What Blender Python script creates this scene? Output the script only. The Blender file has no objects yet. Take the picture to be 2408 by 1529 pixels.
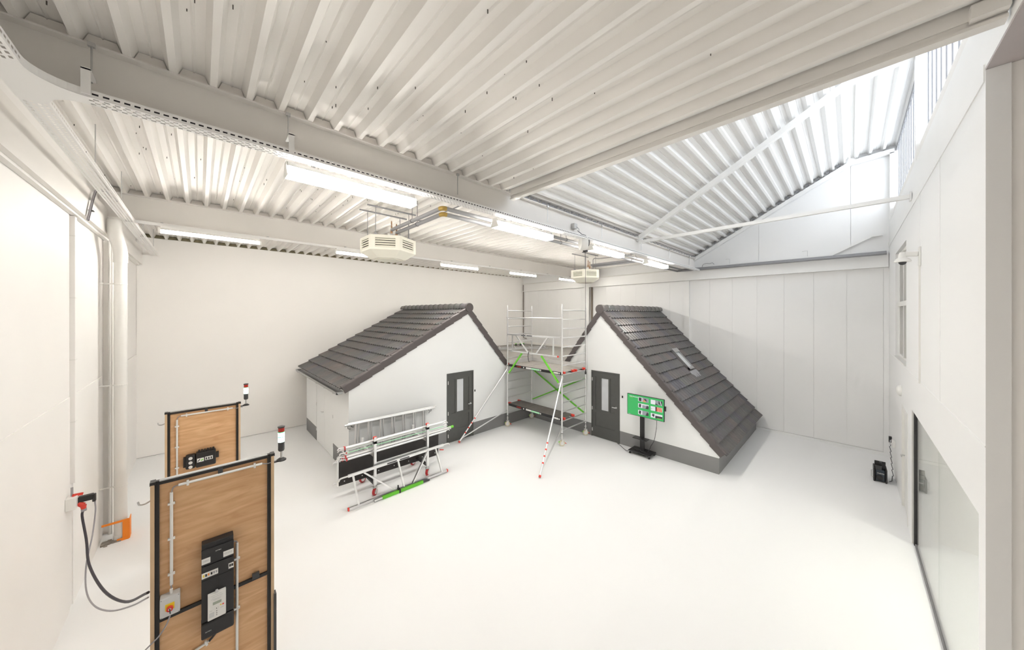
import bpy, bmesh, math, random
from mathutils import Vector, Matrix
random.seed(7)
sc = bpy.context.scene
C = sc.collection
PI = math.pi

# ------------------------------------------------------------------ camera, world, exposure
F_PX, W_PX = 764.0, 2408.0
cam_d = bpy.data.cameras.new('camera')
cam_d.sensor_width = 36.0
cam_d.lens = F_PX / W_PX * 36.0
cam_d.shift_y = -26.5 / W_PX
cam_d.clip_start = 0.02
cam_d.clip_end = 200
cam = bpy.data.objects.new('camera', cam_d)
C.objects.link(cam)
cam.location = (0, 0, 3.8)
cam.rotation_euler = (PI / 2, 0, math.atan2(796, 764) - PI / 2)
sc.camera = cam

world = bpy.data.worlds.new('overcast_sky')
sc.world = world
world.use_nodes = True
bg = world.node_tree.nodes['Background']
bg.inputs['Color'].default_value = (0.90, 0.95, 1.0, 1)
bg.inputs['Strength'].default_value = 1.4
LAMP = 12.5

vs = sc.view_settings
vs.view_transform = 'Standard'
vs.look = 'None'
vs.exposure = 2.0
vs.gamma = 1.0
vs.use_curve_mapping = False
sc.cycles.max_bounces = 6
sc.cycles.diffuse_bounces = 5
sc.cycles.glossy_bounces = 2
sc.cycles.transparent_max_bounces = 12
sc.cycles.sample_clamp_indirect = 8.0
sc.cycles.use_light_tree = False
sc.cycles.caustics_reflective = False
sc.cycles.caustics_refractive = False

# ------------------------------------------------------------------ materials
MATS = {}

def srgb(r, g, b):
    f = lambda c: ((c / 255 + 0.055) / 1.055) ** 2.4 if c > 10 else c / 255 / 12.92
    return (f(r), f(g), f(b))

def mat(name, col, rough=0.5, metal=0.0, var=0.04, scale=3.0, bump=0.0, bscale=60.0, coat=0.0, rand=None, spec=0.5):
    """painted / plastic / metal surface with a little procedural unevenness"""
    m = bpy.data.materials.new(name)
    m.use_nodes = True
    nt = m.node_tree
    N, L = nt.nodes, nt.links
    b = N['Principled BSDF']
    b.inputs['Roughness'].default_value = rough
    b.inputs['Metallic'].default_value = metal
    b.inputs['Coat Weight'].default_value = coat
    b.inputs['Specular IOR Level'].default_value = spec
    tc = N.new('ShaderNodeTexCoord')
    nz = N.new('ShaderNodeTexNoise')
    nz.inputs['Scale'].default_value = scale
    nz.inputs['Detail'].default_value = 0.0
    L.new(tc.outputs['Object'], nz.inputs['Vector'])
    mr = N.new('ShaderNodeMapRange')
    mr.inputs['To Min'].default_value = 1 - var
    mr.inputs['To Max'].default_value = 1 + var
    L.new(nz.outputs['Fac'], mr.inputs['Value'])
    mx = N.new('ShaderNodeMix')
    mx.data_type = 'RGBA'
    mx.blend_type = 'MULTIPLY'
    mx.inputs['Factor'].default_value = 1.0
    if rand:
        oi = N.new('ShaderNodeObjectInfo')
        cr = N.new('ShaderNodeValToRGB')
        cr.color_ramp.interpolation = 'LINEAR'
        els = cr.color_ramp.elements
        while len(els) < len(rand):
            els.new(0.5)
        for i, c in enumerate(rand):
            els[i].position = i / (len(rand) - 1)
            els[i].color = (*c, 1)
        L.new(oi.outputs['Random'], cr.inputs['Fac'])
        L.new(cr.outputs['Color'], mx.inputs[6])
    else:
        mx.inputs[6].default_value = (*col, 1)
    L.new(mr.outputs['Result'], mx.inputs[7])
    L.new(mx.outputs[2], b.inputs['Base Color'])
    if bump:
        n2 = N.new('ShaderNodeTexNoise')
        n2.inputs['Scale'].default_value = bscale
        n2.inputs['Detail'].default_value = 1
        L.new(tc.outputs['Object'], n2.inputs['Vector'])
        bp = N.new('ShaderNodeBump')
        bp.inputs['Strength'].default_value = bump
        bp.inputs['Distance'].default_value = 0.01
        L.new(n2.outputs['Fac'], bp.inputs['Height'])
        L.new(bp.outputs['Normal'], b.inputs['Normal'])
    MATS[name] = m
    return m

def emit(name, col, strength):
    m = bpy.data.materials.new(name)
    m.use_nodes = True
    b = m.node_tree.nodes['Principled BSDF']
    b.inputs['Base Color'].default_value = (0.02, 0.02, 0.02, 1) if name.startswith('scr') else (*col, 1)
    b.inputs['Emission Color'].default_value = (*col, 1)
    b.inputs['Emission Strength'].default_value = strength
    MATS[name] = m
    return m

mat('floor', (0.86, 0.862, 0.86), 0.55, var=0.012, scale=0.8)
mat('wall_white', (0.90, 0.88, 0.85), 0.6, var=0.012, scale=1.2)
mat('block_white', (0.90, 0.88, 0.855), 0.6, var=0.015, scale=2)
mat('panel_white', (0.88, 0.878, 0.87), 0.42, var=0.012, scale=1.0)
mat('deck', (0.90, 0.875, 0.84), 0.5, var=0.03, scale=2.0)
mat('steel_paint', (0.84, 0.815, 0.78), 0.45, var=0.02, scale=2.0)
mat('steel_white', (0.88, 0.875, 0.86), 0.42, var=0.02, scale=2.0)
mat('foam_white', (0.80, 0.77, 0.73), 0.8, var=0.05, scale=12)
mat('foam_olive', (0.20, 0.175, 0.11), 0.9, var=0.2, scale=20)
mat('foam_and_gap_grey', (0.36, 0.36, 0.37), 0.9, var=0.1, scale=20)  # grey foam blocks; also painted shade in the roof-light gaps
mat('screw', (0.10, 0.09, 0.08), 0.5, 0.5)
mat('soffit', (0.50, 0.46, 0.46), 0.8, var=0.03)
mat('render_white', (0.85, 0.86, 0.855), 0.75, var=0.015, scale=2.0)
mat('plinth_grey', (0.23, 0.228, 0.228), 0.7, var=0.05, scale=3.0)
mat('door_grey', (0.088, 0.089, 0.083), 0.5, var=0.06, scale=8, bump=0.06, bscale=200)
mat('tile', (0.1, 0.1, 0.1), 0.36, var=0.12, scale=14, bump=0.1, bscale=50,
    rand=[(0.092, 0.090, 0.096), (0.125, 0.115, 0.108), (0.100, 0.105, 0.104), (0.138, 0.118, 0.110), (0.100, 0.096, 0.110), (0.134, 0.131, 0.120)])
mat('tile_edge', (0.105, 0.090, 0.088), 0.5, var=0.08, scale=9)
mat('zinc', (0.42, 0.42, 0.42), 0.35, 0.7, var=0.06)
mat('alu', (0.82, 0.82, 0.82), 0.30, 0.85, var=0.04, scale=6)
mat('alu_matt', (0.78, 0.77, 0.76), 0.42, 0.6, var=0.05, scale=6)
mat('green', (0.15, 0.58, 0.035), 0.4, var=0.03)
mat('mint', (0.42, 0.78, 0.50), 0.5, var=0.04)
mat('red', (0.72, 0.05, 0.03), 0.45, var=0.03)
mat('redwheel', (0.55, 0.03, 0.035), 0.4, var=0.03)
mat('wheel_cream', (0.66, 0.60, 0.44), 0.45, var=0.04)
mat('ply_dark', (0.026, 0.022, 0.021), 0.55, var=0.35, scale=5, bump=0.1)
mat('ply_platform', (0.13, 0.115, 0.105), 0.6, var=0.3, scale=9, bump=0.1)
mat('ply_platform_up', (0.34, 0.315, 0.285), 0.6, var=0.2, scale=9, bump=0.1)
mat('roofing', (0.30, 0.285, 0.26), 0.75, var=0.16, scale=3, bump=0.15)
mat('black', (0.018, 0.017, 0.018), 0.45, var=0.1)
mat('black_soft', (0.022, 0.021, 0.022), 0.6, var=0.1)
mat('black_steel', (0.022, 0.020, 0.019), 0.38, 0.2, var=0.15, scale=10)
mat('charcoal', (0.05, 0.05, 0.052), 0.45, var=0.08)
mat('grey_plastic', (0.62, 0.62, 0.61), 0.45, var=0.02)
mat('light_plastic', (0.80, 0.79, 0.76), 0.4, var=0.02)
mat('cream', (0.84, 0.82, 0.72), 0.45, var=0.02)
mat('slat_dark', (0.06, 0.055, 0.05), 0.6)
mat('pipe_grey', (0.30, 0.30, 0.31), 0.55, var=0.04)
mat('pipe_dark', (0.16, 0.155, 0.16), 0.5, var=0.05)
mat('brass', (0.48, 0.33, 0.10), 0.35, 0.8, var=0.06)
mat('copper', (0.38, 0.22, 0.12), 0.4, 0.7, var=0.1)
mat('conduit_brown', (0.19, 0.155, 0.12), 0.6)
mat('orange', (0.95, 0.28, 0.02), 0.55, var=0.03)
mat('cable_black', (0.03, 0.025, 0.035), 0.5)
mat('cable_grey', (0.33, 0.32, 0.34), 0.5)
mat('yellow', (0.85, 0.62, 0.03), 0.45)
mat('white_print', (0.78, 0.77, 0.74), 0.5)
mat('lcd', (0.36, 0.40, 0.33), 0.3)
mat('frosted', (0.62, 0.64, 0.66), 0.25, var=0.04, scale=5)
mat('navy', (0.045, 0.058, 0.072), 0.45, var=0.06)
mat('steel_bare', (0.55, 0.55, 0.55), 0.3, 0.9)
mat('rubble', (0.30, 0.27, 0.23), 0.9, var=0.4, scale=40, bump=0.5)
mat('batten', (0.62, 0.44, 0.27), 0.55, var=0.12, scale=6)
emit('tube', (1.0, 0.962, 0.905), LAMP)
emit('tube_small', (1.0, 0.962, 0.905), LAMP * 3.2)
emit('beacon_green', (0.62, 1.0, 0.80), 2.2)
emit('beacon_ring', (0.02, 0.55, 0.18), 0.35)
mat('beacon_red', (0.45, 0.02, 0.01), 0.3)
emit('scr_green', (0.030, 0.50, 0.115), 0.22)
emit('scr_white', (0.85, 0.85, 0.86), 0.22)
emit('scr_dark', (0.035, 0.033, 0.042), 0.22)
emit('scr_grey', (0.32, 0.33, 0.36), 0.22)
emit('scr_orange', (0.80, 0.10, 0.015), 0.22)
emit('scr_skin', (0.75, 0.36, 0.18), 0.22)
emit('scr_lime', (0.30, 0.62, 0.04), 0.22)

def wood(name, c1, c2):
    m = bpy.data.materials.new(name)
    m.use_nodes = True
    nt = m.node_tree
    N, L = nt.nodes, nt.links
    b = N['Principled BSDF']
    b.inputs['Roughness'].default_value = 0.5
    tc = N.new('ShaderNodeTexCoord')
    mp = N.new('ShaderNodeMapping')
    mp.inputs['Scale'].default_value = (1.3, 1.0, 9.0)
    mp.inputs['Rotation'].default_value = (0, 0.13, 0)
    nz = N.new('ShaderNodeTexNoise')
    nz.inputs['Scale'].default_value = 1.8
    nz.inputs['Detail'].default_value = 7
    nz.inputs['Distortion'].default_value = 1.1
    L.new(tc.outputs['Object'], mp.inputs['Vector'])
    L.new(mp.outputs['Vector'], nz.inputs['Vector'])
    cr = N.new('ShaderNodeValToRGB')
    cr.color_ramp.elements[0].position = 0.33
    cr.color_ramp.elements[0].color = (*c1, 1)
    cr.color_ramp.elements[1].position = 0.68
    cr.color_ramp.elements[1].color = (*c2, 1)
    L.new(nz.outputs['Fac'], cr.inputs['Fac'])
    L.new(cr.outputs['Color'], b.inputs['Base Color'])
    MATS[name] = m
wood('plywood', (0.60, 0.335, 0.16), (0.75, 0.475, 0.255))

def glass(name, tint, trans, rough=0.02):
    """thin pane: Fresnel reflection over a tinted see-through body"""
    m = bpy.data.materials.new(name)
    m.use_nodes = True
    nt = m.node_tree
    N, L = nt.nodes, nt.links
    N.remove(N['Principled BSDF'])
    out = N['Material Output']
    tr = N.new('ShaderNodeBsdfTransparent')
    tr.inputs['Color'].default_value = (*tint, 1)
    tl = N.new('ShaderNodeBsdfTranslucent')
    tl.inputs['Color'].default_value = (*tint, 1)
    mix0 = N.new('ShaderNodeMixShader')
    mix0.inputs[0].default_value = trans
    L.new(tl.outputs[0], mix0.inputs[1])
    L.new(tr.outputs[0], mix0.inputs[2])
    gl = N.new('ShaderNodeBsdfGlossy')
    gl.inputs['Roughness'].default_value = rough
    fr = N.new('ShaderNodeFresnel')
    ge = N.new('ShaderNodeNewGeometry')
    io = N.new('ShaderNodeMapRange')          # same Fresnel on both faces of the thin pane
    io.inputs['To Min'].default_value = 1.5
    io.inputs['To Max'].default_value = 1 / 1.5
    L.new(ge.outputs['Backfacing'], io.inputs['Value'])
    L.new(io.outputs['Result'], fr.inputs['IOR'])
    mix = N.new('ShaderNodeMixShader')
    L.new(fr.outputs[0], mix.inputs[0])
    L.new(mix0.outputs[0], mix.inputs[1])
    L.new(gl.outputs[0], mix.inputs[2])
    L.new(mix.outputs[0], out.inputs['Surface'])
    MATS[name] = m
glass('glass', (0.93, 0.95, 0.94), 1.0)
glass('polycarbonate', (0.97, 0.98, 1.0), 0.45, 0.15)
glass('window_glass', (0.72, 0.75, 0.70), 1.0)

# ------------------------------------------------------------------ mesh helpers
WO = {}          # world origin of every object made here

def ortho(d):
    d = Vector(d).normalized()
    a = Vector((0, 0, 1)) if abs(d.z) < 0.95 else Vector((1, 0, 0))
    u = d.cross(a).normalized()
    return d, u, u.cross(d).normalized()

class MB:
    G = None

    def __init__(self, xf=None):
        self.v, self.f, self.xf = [], [], xf

    def add(self, vs, fs):
        o = len(self.v)
        if self.xf:
            vs = [self.xf(*p) for p in vs]
        if MB.G:
            vs = [MB.G(p) for p in vs]
        self.v += [tuple(p) for p in vs]
        self.f += [tuple(i + o for i in q) for q in fs]
        return self

    def box(self, x0, x1, y0, y1, z0, z1):
        vs = [(x, y, z) for z in (z0, z1) for y in (y0, y1) for x in (x0, x1)]
        return self.add(vs, [(0, 2, 3, 1), (4, 5, 7, 6), (0, 1, 5, 4), (2, 6, 7, 3), (0, 4, 6, 2), (1, 3, 7, 5)])

    def bar(self, p0, p1, w, h, up=(0, 0, 1)):
        """rectangular bar between two points; w across, h along 'up'"""
        p0, p1 = Vector(p0), Vector(p1)
        d = (p1 - p0).normalized()
        up = Vector(up)
        if abs(d.dot(up)) > 0.99:
            up = Vector((1, 0, 0))
        s = d.cross(up).normalized()
        n = s.cross(d).normalized()
        vs = []
        for p in (p0, p1):
            for a, b in ((-1, -1), (1, -1), (1, 1), (-1, 1)):
                vs.append(p + s * (a * w / 2) + n * (b * h / 2))
        return self.add(vs, [(0, 3, 2, 1), (4, 5, 6, 7), (0, 1, 5, 4), (1, 2, 6, 5), (2, 3, 7, 6), (3, 0, 4, 7)])

    def cyl(self, p0, p1, r0, r1=None, n=10):
        r1 = r0 if r1 is None else r1
        p0, p1 = Vector(p0), Vector(p1)
        d, u, w = ortho(p1 - p0)
        vs = []
        for p, r in ((p0, r0), (p1, r1)):
            for k in range(n):
                a = 2 * PI * k / n
                vs.append(p + u * (math.cos(a) * r) + w * (math.sin(a) * r))
        fs = [(k, (k + 1) % n, n + (k + 1) % n, n + k) for k in range(n)]
        fs += [tuple(range(n - 1, -1, -1)), tuple(range(n, 2 * n))]
        return self.add(vs, fs)

    def cable(self, pts, r, n=8, sub=6):
        """tube along a smooth curve through the points"""
        P = [Vector(p) for p in pts]
        P = [P[0] * 2 - P[1]] + P + [P[-1] * 2 - P[-2]]
        out = []
        for i in range(1, len(P) - 2):
            a, b, c, d = P[i - 1:i + 3]
            for k in range(sub):
                t = k / sub
                out.append(0.5 * (2 * b + (c - a) * t + (2 * a - 5 * b + 4 * c - d) * t * t + (3 * b - 3 * c + d - a) * t ** 3))
        return self.tube(out + [P[-2]], r, n)

    def tube(self, pts, r, n=8):
        pts = [Vector(p) for p in pts]
        vs, fs = [], []
        pu = None
        for i, p in enumerate(pts):
            a = pts[max(i - 1, 0)]
            b = pts[min(i + 1, len(pts) - 1)]
            d = (b - a).normalized()
            if pu is None:
                _, u, _ = ortho(d)
            else:
                u = (pu - d * pu.dot(d)).normalized()
            pu = u
            w = d.cross(u)
            for k in range(n):
                t = 2 * PI * k / n
                vs.append(p + u * (math.cos(t) * r) + w * (math.sin(t) * r))
        for i in range(len(pts) - 1):
            for k in range(n):
                fs.append((i * n + k, i * n + (k + 1) % n, (i + 1) * n + (k + 1) % n, (i + 1) * n + k))
        m = len(pts) - 1
        fs += [tuple(range(n - 1, -1, -1)), tuple(range(m * n, m * n + n))]
        return self.add(vs, fs)

    def prism(self, poly, axis, a0, a1):
        """extrude a 2D polygon: axis 'x' -> poly is (y,z); 'y' -> (x,z); 'z' -> (x,y)"""
        n = len(poly)
        vs = []
        for a in (a0, a1):
            for p, q in poly:
                vs.append({'x': (a, p, q), 'y': (p, a, q), 'z': (p, q, a)}[axis])
        fs = [(k, (k + 1) % n, n + (k + 1) % n, n + k) for k in range(n)]
        fs += [tuple(range(n - 1, -1, -1)), tuple(range(n, 2 * n))]
        return self.add(vs, fs)

    def lathe(self, c, prof, n=14, axis=(0, 0, 1)):
        """profile of (radius, height) turned round an axis through c"""
        c = Vector(c)
        d, u, w = ortho(axis)
        vs, fs = [], []
        for r, h in prof:
            for k in range(n):
                t = 2 * PI * k / n
                vs.append(c + d * h + u * (math.cos(t) * r) + w * (math.sin(t) * r))
        for i in range(len(prof) - 1):
            for k in range(n):
                fs.append((i * n + k, i * n + (k + 1) % n, (i + 1) * n + (k + 1) % n, (i + 1) * n + k))
        m = len(prof) - 1
        fs += [tuple(range(n - 1, -1, -1)), tuple(range(m * n, m * n + n))]
        return self.add(vs, fs)

    def sheet(self, prof, axis, a0, a1):
        """open profile swept along an axis (sheet metal)"""
        n = len(prof)
        vs = []
        for a in (a0, a1):
            for p, q in prof:
                vs.append({'x': (a, p, q), 'y': (p, a, q)}[axis])
        return self.add(vs, [(k, k + 1, n + k + 1, n + k) for k in range(n - 1)])

    def mesh(self, name, smooth=False, recalc=True):
        vs = [Vector(p) for p in self.v]
        lo = Vector([min(p[i] for p in vs) for i in range(3)])
        hi = Vector([max(p[i] for p in vs) for i in range(3)])
        o = (lo + hi) / 2
        me = bpy.data.meshes.new(name)
        me.from_pydata([p - o for p in vs], [], self.f)
        if recalc:
            bm = bmesh.new()
            bm.from_mesh(me)
            bmesh.ops.recalc_face_normals(bm, faces=bm.faces)
            bm.to_mesh(me)
            bm.free()
        if smooth:
            for p in me.polygons:
                p.use_smooth = True
            me.update()
            try:
                me.set_sharp_from_angle(angle=math.radians(40))
            except Exception:
                pass
        return me, o

    def build(self, name, m, parent=None, smooth=False, bevel=0.0, kind=None):
        me, o = self.mesh(name, smooth)
        me.materials.append(MATS[m])
        ob = bpy.data.objects.new(name, me)
        C.objects.link(ob)
        place(ob, o, parent)
        if bevel:
            b = ob.modifiers.new('bevel', 'BEVEL')
            b.width = bevel
            b.segments = 2
            b.limit_method = 'ANGLE'
        if kind:
            ob['kind'] = kind
        return ob

def place(ob, o, parent):
    o = Vector(o)
    if parent is not None:
        ob.parent = parent
        ob.location = o - WO[parent.name]
    else:
        ob.location = o
    WO[ob.name] = o

def tag(o, label, cat, group=None):
    o['label'] = label
    o['category'] = cat
    if group:
        o['group'] = group
    return o

def thing(name, label, cat, loc, group=None):
    loc = MB.G(loc) if MB.G else loc
    o = bpy.data.objects.new(name, None)
    o.empty_display_size = 0.1
    C.objects.link(o)
    o.location = loc
    WO[o.name] = Vector(loc)
    return tag(o, label, cat, group)

def setting(name, loc):
    o = bpy.data.objects.new(name, None)
    o.empty_display_size = 0.1
    C.objects.link(o)
    o.location = loc
    WO[o.name] = Vector(loc)
    o['kind'] = 'structure'
    return o

def struct(name, mb, m, parent=None, **k):
    ob = mb.build(name, m, parent, **k)
    if parent is None:
        ob['kind'] = 'structure'
    return ob

def dup(root, delta, label=None):
    """copy of a thing with its parts and sub-parts, moved by delta"""
    delta = Vector(delta)
    def cp(o, par):
        c = o.copy()
        C.objects.link(c)
        if par:
            c.parent = par
        WO[c.name] = WO[o.name] + delta
        for ch in o.children:
            cp(ch, c)
        return c
    r = cp(root, None)
    r.location = root.location + delta
    if label:
        r['label'] = label
    return r

def inst(me, name, o, parent, rot=None):
    ob = bpy.data.objects.new(name, me)
    C.objects.link(ob)
    place(ob, o, parent)
    if rot:
        ob.rotation_euler = rot
    return ob

def text(body, name, m, parent, origin, right, up, size, depth=0.002):
    cu = bpy.data.curves.new(name, 'FONT')
    cu.body = body
    cu.size = size * (KP if MB.G else 1)
    origin = MB.G(origin) if MB.G else origin
    cu.extrude = depth / 2
    tmp = bpy.data.objects.new(name + '_tmp', cu)
    C.objects.link(tmp)
    dg = bpy.context.evaluated_depsgraph_get()
    me = bpy.data.meshes.new_from_object(tmp.evaluated_get(dg))
    bpy.data.objects.remove(tmp)
    me.materials.clear()
    me.materials.append(MATS[m])
    r, u = Vector(right).normalized(), Vector(up).normalized()
    n = r.cross(u)
    me.transform(Matrix((r, u, n)).transposed().to_4x4())
    ob = bpy.data.objects.new(name, me)
    C.objects.link(ob)
    place(ob, origin, parent)
    return ob

# key planes of the hall (metres)
XL, XR = -1.20, 13.29        # left wall, panelled far wall
YB, YF = 12.92, -0.71        # plain back wall, wall with the glass front
ZD = 5.83                    # underside of the roof deck
XE = 3.74                    # edge of the roof light
XP = 4.30                    # where the front wall ends beside the viewer
YG = -0.85                   # clerestory glazing

# ================================================================== THE SETTING
struct('floor', MB().box(-1.6, 13.7, -3.6, 13.3, -0.12, 0.0), 'floor')

# left wall: concrete plinth panels below, painted blockwork above
wl = setting('wall_left', (XL, 6, 0))
MB().box(XL - 0.25, XL - 0.012, -3.6, 13.3, 0, 6.2).build('wall_core', 'block_white', wl)
for y0, y1 in ((-3.6, 3.1), (3.108, 6.90), (7.05, 8.80), (9.02, YB)):
    MB().box(XL - 0.012, XL, y0, y1, 0.0, 2.735).build('plinth_panel', 'block_white', wl)
    MB().box(XL - 0.012, XL - 0.004, y0, y1, 2.75, 5.07).build('block_panel', 'block_white', wl)
# plain back wall
wb = setting('wall_back', (6, YB, 0))
MB().box(-1.5, 13.6, YB + 0.03, YB + 0.25, 0, 6.2).build('wall_core', 'wall_white', wb)
for x0, x1 in ((XL, XR),):
    MB().box(x0, x1, YB, YB + 0.03, 0.012, ZD - 0.005).build('wall_panel', 'wall_white', wb)
# far wall of narrow upright sandwich panels
wr = setting('wall_right', (XR, 6, 0))
MB().prism([(13.3, -0.05), (13.3, 6.2), (4.05, 6.2), (4.05, 6.1), (0.0, 8.35), (-1.2, 8.45), (-1.2, -0.05)], 'x', XR + 0.03, XR + 0.3).build('wall_core', 'panel_white', wr)
me = None
y = -0.616
while y < YB - 0.05:
    y1 = min(y + 0.69, YB)
    if y1 - y > 0.68:
        if me is None:
            me, o = MB().box(XR, XR + 0.03, 0.0015, 0.6885, 0.075, 5.06).mesh('wall_panel')
            me.materials.append(MATS['panel_white'])
        inst(me, 'wall_panel', (XR + 0.015, y + 0.345, 2.5675), wr)
    else:
        MB().box(XR, XR + 0.03, y + 0.004, y1, 0.075, 5.06).build('wall_panel', 'panel_white', wr)
    y += 0.69
MB().box(XR, XR + 0.03, YF, -0.618, 0.0, 5.06).build('wall_panel', 'panel_white', wr)
MB().box(XR - 0.012, XR + 0.03, YF, YB, 0.0, 0.068).build('base_rail', 'panel_white', wr)
MB().box(XR, XR + 0.03, 4.05, YB, 5.07, 5.92).build('wall_panel', 'panel_white', wr)
for y0, y1, za, zb in ((2.1, 4.05, 6.94, 5.85), (0.0, 2.094, 8.06, 6.943), (-0.95, -0.006, 8.13, 8.06)):
    MB().prism([(y0, 5.07), (y1, 5.07), (y1, zb), (y0, za)], 'x', XR, XR + 0.03).build('gable_panel', 'panel_white', wr)
# front wall (glass front, window, door) and the room behind it
wf = setting('wall_front', (8.5, YF, 0))
m = MB()
for x0, x1, z0, z1 in ((XP, 4.49, 0, 5.65), (4.49, 8.56, 2.2, 5.6), (8.56, 9.10, 0, 5.6), (9.10, 9.375, 2.0, 5.6), (9.375, 10.08, 2.0, 2.83),
                       (10.08, 11.45, 0, 2.83), (9.375, 11.45, 5.16, 5.6), (11.45, XR, 0, 5.6)):
    m.box(x0, x1, YF - (0.11 if x0 == XP else 0.2), YF, z0, z1)
m.build('wall_core', 'panel_white', wf)
MB().box(8.60, XR, YF, YF + 0.004, 2.785, 2.795).build('joint_strip', 'panel_white', wf)
MB().box(XP, 8.60, YF, YF + 0.004, 2.785, 2.795).build('joint_strip', 'panel_white', wf)
for x in (7.62, 6.1):
    MB().box(x, x + 0.012, YF, YF + 0.004, 2.795, 5.57).build('joint_strip', 'panel_white', wf)
MB().box(4.315, 4.50, -3.6, -0.82, 0, 5.651).build('return_wall', 'wall_white', wf)
w_rear = struct('wall_rear', MB().box(-1.5, 13.6, -3.6, -3.4, 0, 6.2).box(13.3, 13.6, -3.6, YF - 0.2, 0, 6.2).box(4.5, 13.4, -3.4, YF - 0.2, 5.62, 5.8)
       .box(4.5, 13.4, -3.4, YF - 0.2, 2.45, 2.6).box(8.8, 9.0, -3.4, YF - 0.2, 0, 5.6), 'wall_white')
MB().box(-1.5, 4.50, -3.6, YF - 0.001, 5.652, 5.668).build('trim_1', 'soffit')['kind'] = 'structure'

# the roof deck: trapezoidal steel sheets, ribs running away from the viewer
def rib_profile(n, pitch=0.25):
    p = []
    for k in range(n):
        c = (k + 0.5) * pitch
        q = [(-0.113, .09), (-0.056, .09), (-0.023, 0), (0.023, 0), (0.056, .09), (0.113, .09)]
        p += [((k * pitch), .078)] + [(c + a * pitch / 0.25, b) for a, b in q]
    return p + [(n * pitch, .078)]

cl = setting('ceiling', (6, 6, ZD))
X0 = -1.289
cache = {}
def deck_sheet(n, x, y0, y1, par):
    key = (n, round(y1 - y0, 3))
    if key not in cache:
        me, o = MB().sheet([(a, b) for a, b in rib_profile(n)], 'y', 0, y1 - y0).mesh('deck_sheet', recalc=False)
        me.materials.append(MATS['deck'])
        cache[key] = (me, o)
    me, o = cache[key]
    return inst(me, 'deck_sheet', o + Vector((x, y0, ZD)), par)
for i in range(20):
    deck_sheet(3 if i < 19 else 2, X0 + 0.75 * i, 4.01, 13.1, cl)
for i in range(7):
    deck_sheet(3 if i < 6 else 2, X0 + 0.75 * i, -0.98, 4.01, cl)
MB().box(-1.5, 13.6, 4.0, 13.2, 5.95, 6.05).box(-1.5, XE, -1.0, 4.0, 5.95, 6.05).build('roof_board', 'deck', cl)

def fillers(y, x0, x1, m, dy=0.06):
    prof = [(0.028, 0.002), (0.222, 0.002), (0.193, .078), (0.131, .078), (0.125, .068), (0.119, .078), (0.057, .078)]
    me, o = MB().prism(prof, 'y', 0, dy).mesh('rib_filler')
    me.materials.append(MATS[m])
    k = math.ceil((x0 - X0 - 0.125) / 0.25)
    while X0 + 0.125 + 0.25 * k + 0.25 < x1:
        inst(me, 'rib_filler', o + Vector((X0 + 0.125 + 0.25 * k, y, ZD)), cl)
        k += 1
fillers(3.97, -1.2, 3.74, 'foam_white')
fillers(4.03, 3.7, 13.3, 'foam_and_gap_grey', 0.04)
fillers(8.47, -1.2, 13.25, 'foam_white')
fillers(12.90, -1.2, 13.3, 'foam_olive', 0.04)
m = MB()                                    # screw tips poking through the sheets
for k in range(59):
    xr = X0 + 0.25 * k
    for yy in [random.uniform(4.3, 12.6) for _ in range(7)] + ([random.uniform(-0.3, 3.8) for _ in range(4)] if xr < 3.6 else []):
        xx = xr + random.uniform(-0.05, 0.05)
        h = random.uniform(0.012, 0.03)
        m.box(xx - 0.003, xx + 0.003, yy - 0.003, yy + 0.003, ZD + 0.09 - h, ZD + 0.09)
m.build('screw_tips', 'screw', cl, kind='stuff')

# roof light: sloping deck rising to a clerestory over the front wall
cm = setting('ceiling', (8.5, 2, 6))
def slope_sheet(n, p, q, s0, pitch):
    d = (Vector((0, q[0] - p[0], q[1] - p[1]))).normalized()
    nn = Vector((0, -d.z, d.y))
    if nn.z < 0:
        nn = -nn
    b = Vector((0, p[0], p[1])) + d * s0
    vs = []
    pr = rib_profile(n, pitch)
    for x in (XE - 0.06, XR + 0.2):
        for a, h in pr:
            v = b + d * a + nn * h
            vs.append((x, v.y, v.z))
    k = len(pr)
    mm = MB().add(vs, [(i, i + 1, k + i + 1, k + i) for i in range(k - 1)])
    mm.build('deck_sheet', 'steel_white', cm)
P0, P1, P2 = (4.02, 5.93), (0.0, 8.14), (-1.0, 8.225)
SL = math.hypot(P1[0] - P0[0], P1[1] - P0[1])
for i in range(6):
    slope_sheet(3, P0, P1, SL / 6 * i, SL / 18)
slope_sheet(4, P1, P2, 0.0, 1.0036 / 4)
MB().prism([(4.05, 5.85), (4.05, 6.1), (0, 8.3), (-1.0, 8.4), (-1.0, 5.85)], 'x', XE - 0.1, XE - 0.06).build('gable_board', 'steel_white', cm)
MB().box(XE - 0.06, XR + 0.2, 4.06, 4.12, 5.90, 6.3).build('gap_shade_strip', 'foam_and_gap_grey', cm)  # dark strip painted for the shaded gap over the beam; blocks sky light
MB().box(XE, XR + 0.03, YG - 0.03, YG + 0.01, 8.13, 8.26).build('gap_shade_strip', 'foam_and_gap_grey', cm)  # dark strip painted for the shaded gaps above the glazing; blocks sky light
for xx in (XR - 0.02, 8.60):
    for i in range(18):
        s = (i + 0.0) * SL / 18
        d = Vector((0, P1[0] - P0[0], P1[1] - P0[1])).normalized()
        nn = Vector((0, -d.z, d.y)); nn = nn if nn.z > 0 else -nn
        b = Vector((0, P0[0], P0[1])) + d * s
        if xx > 10:
            MB().bar((xx, *(b + d * 0.06 - d * 0.10 + nn * 0.045).yz), (xx, *(b + d * 0.04 + nn * 0.045).yz), 0.03, 0.075, up=(0, nn.y, nn.z)).build('rib_filler', 'foam_and_gap_grey', cm)  # dark fill added to deepen the shaded rib gaps at the gable

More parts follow.
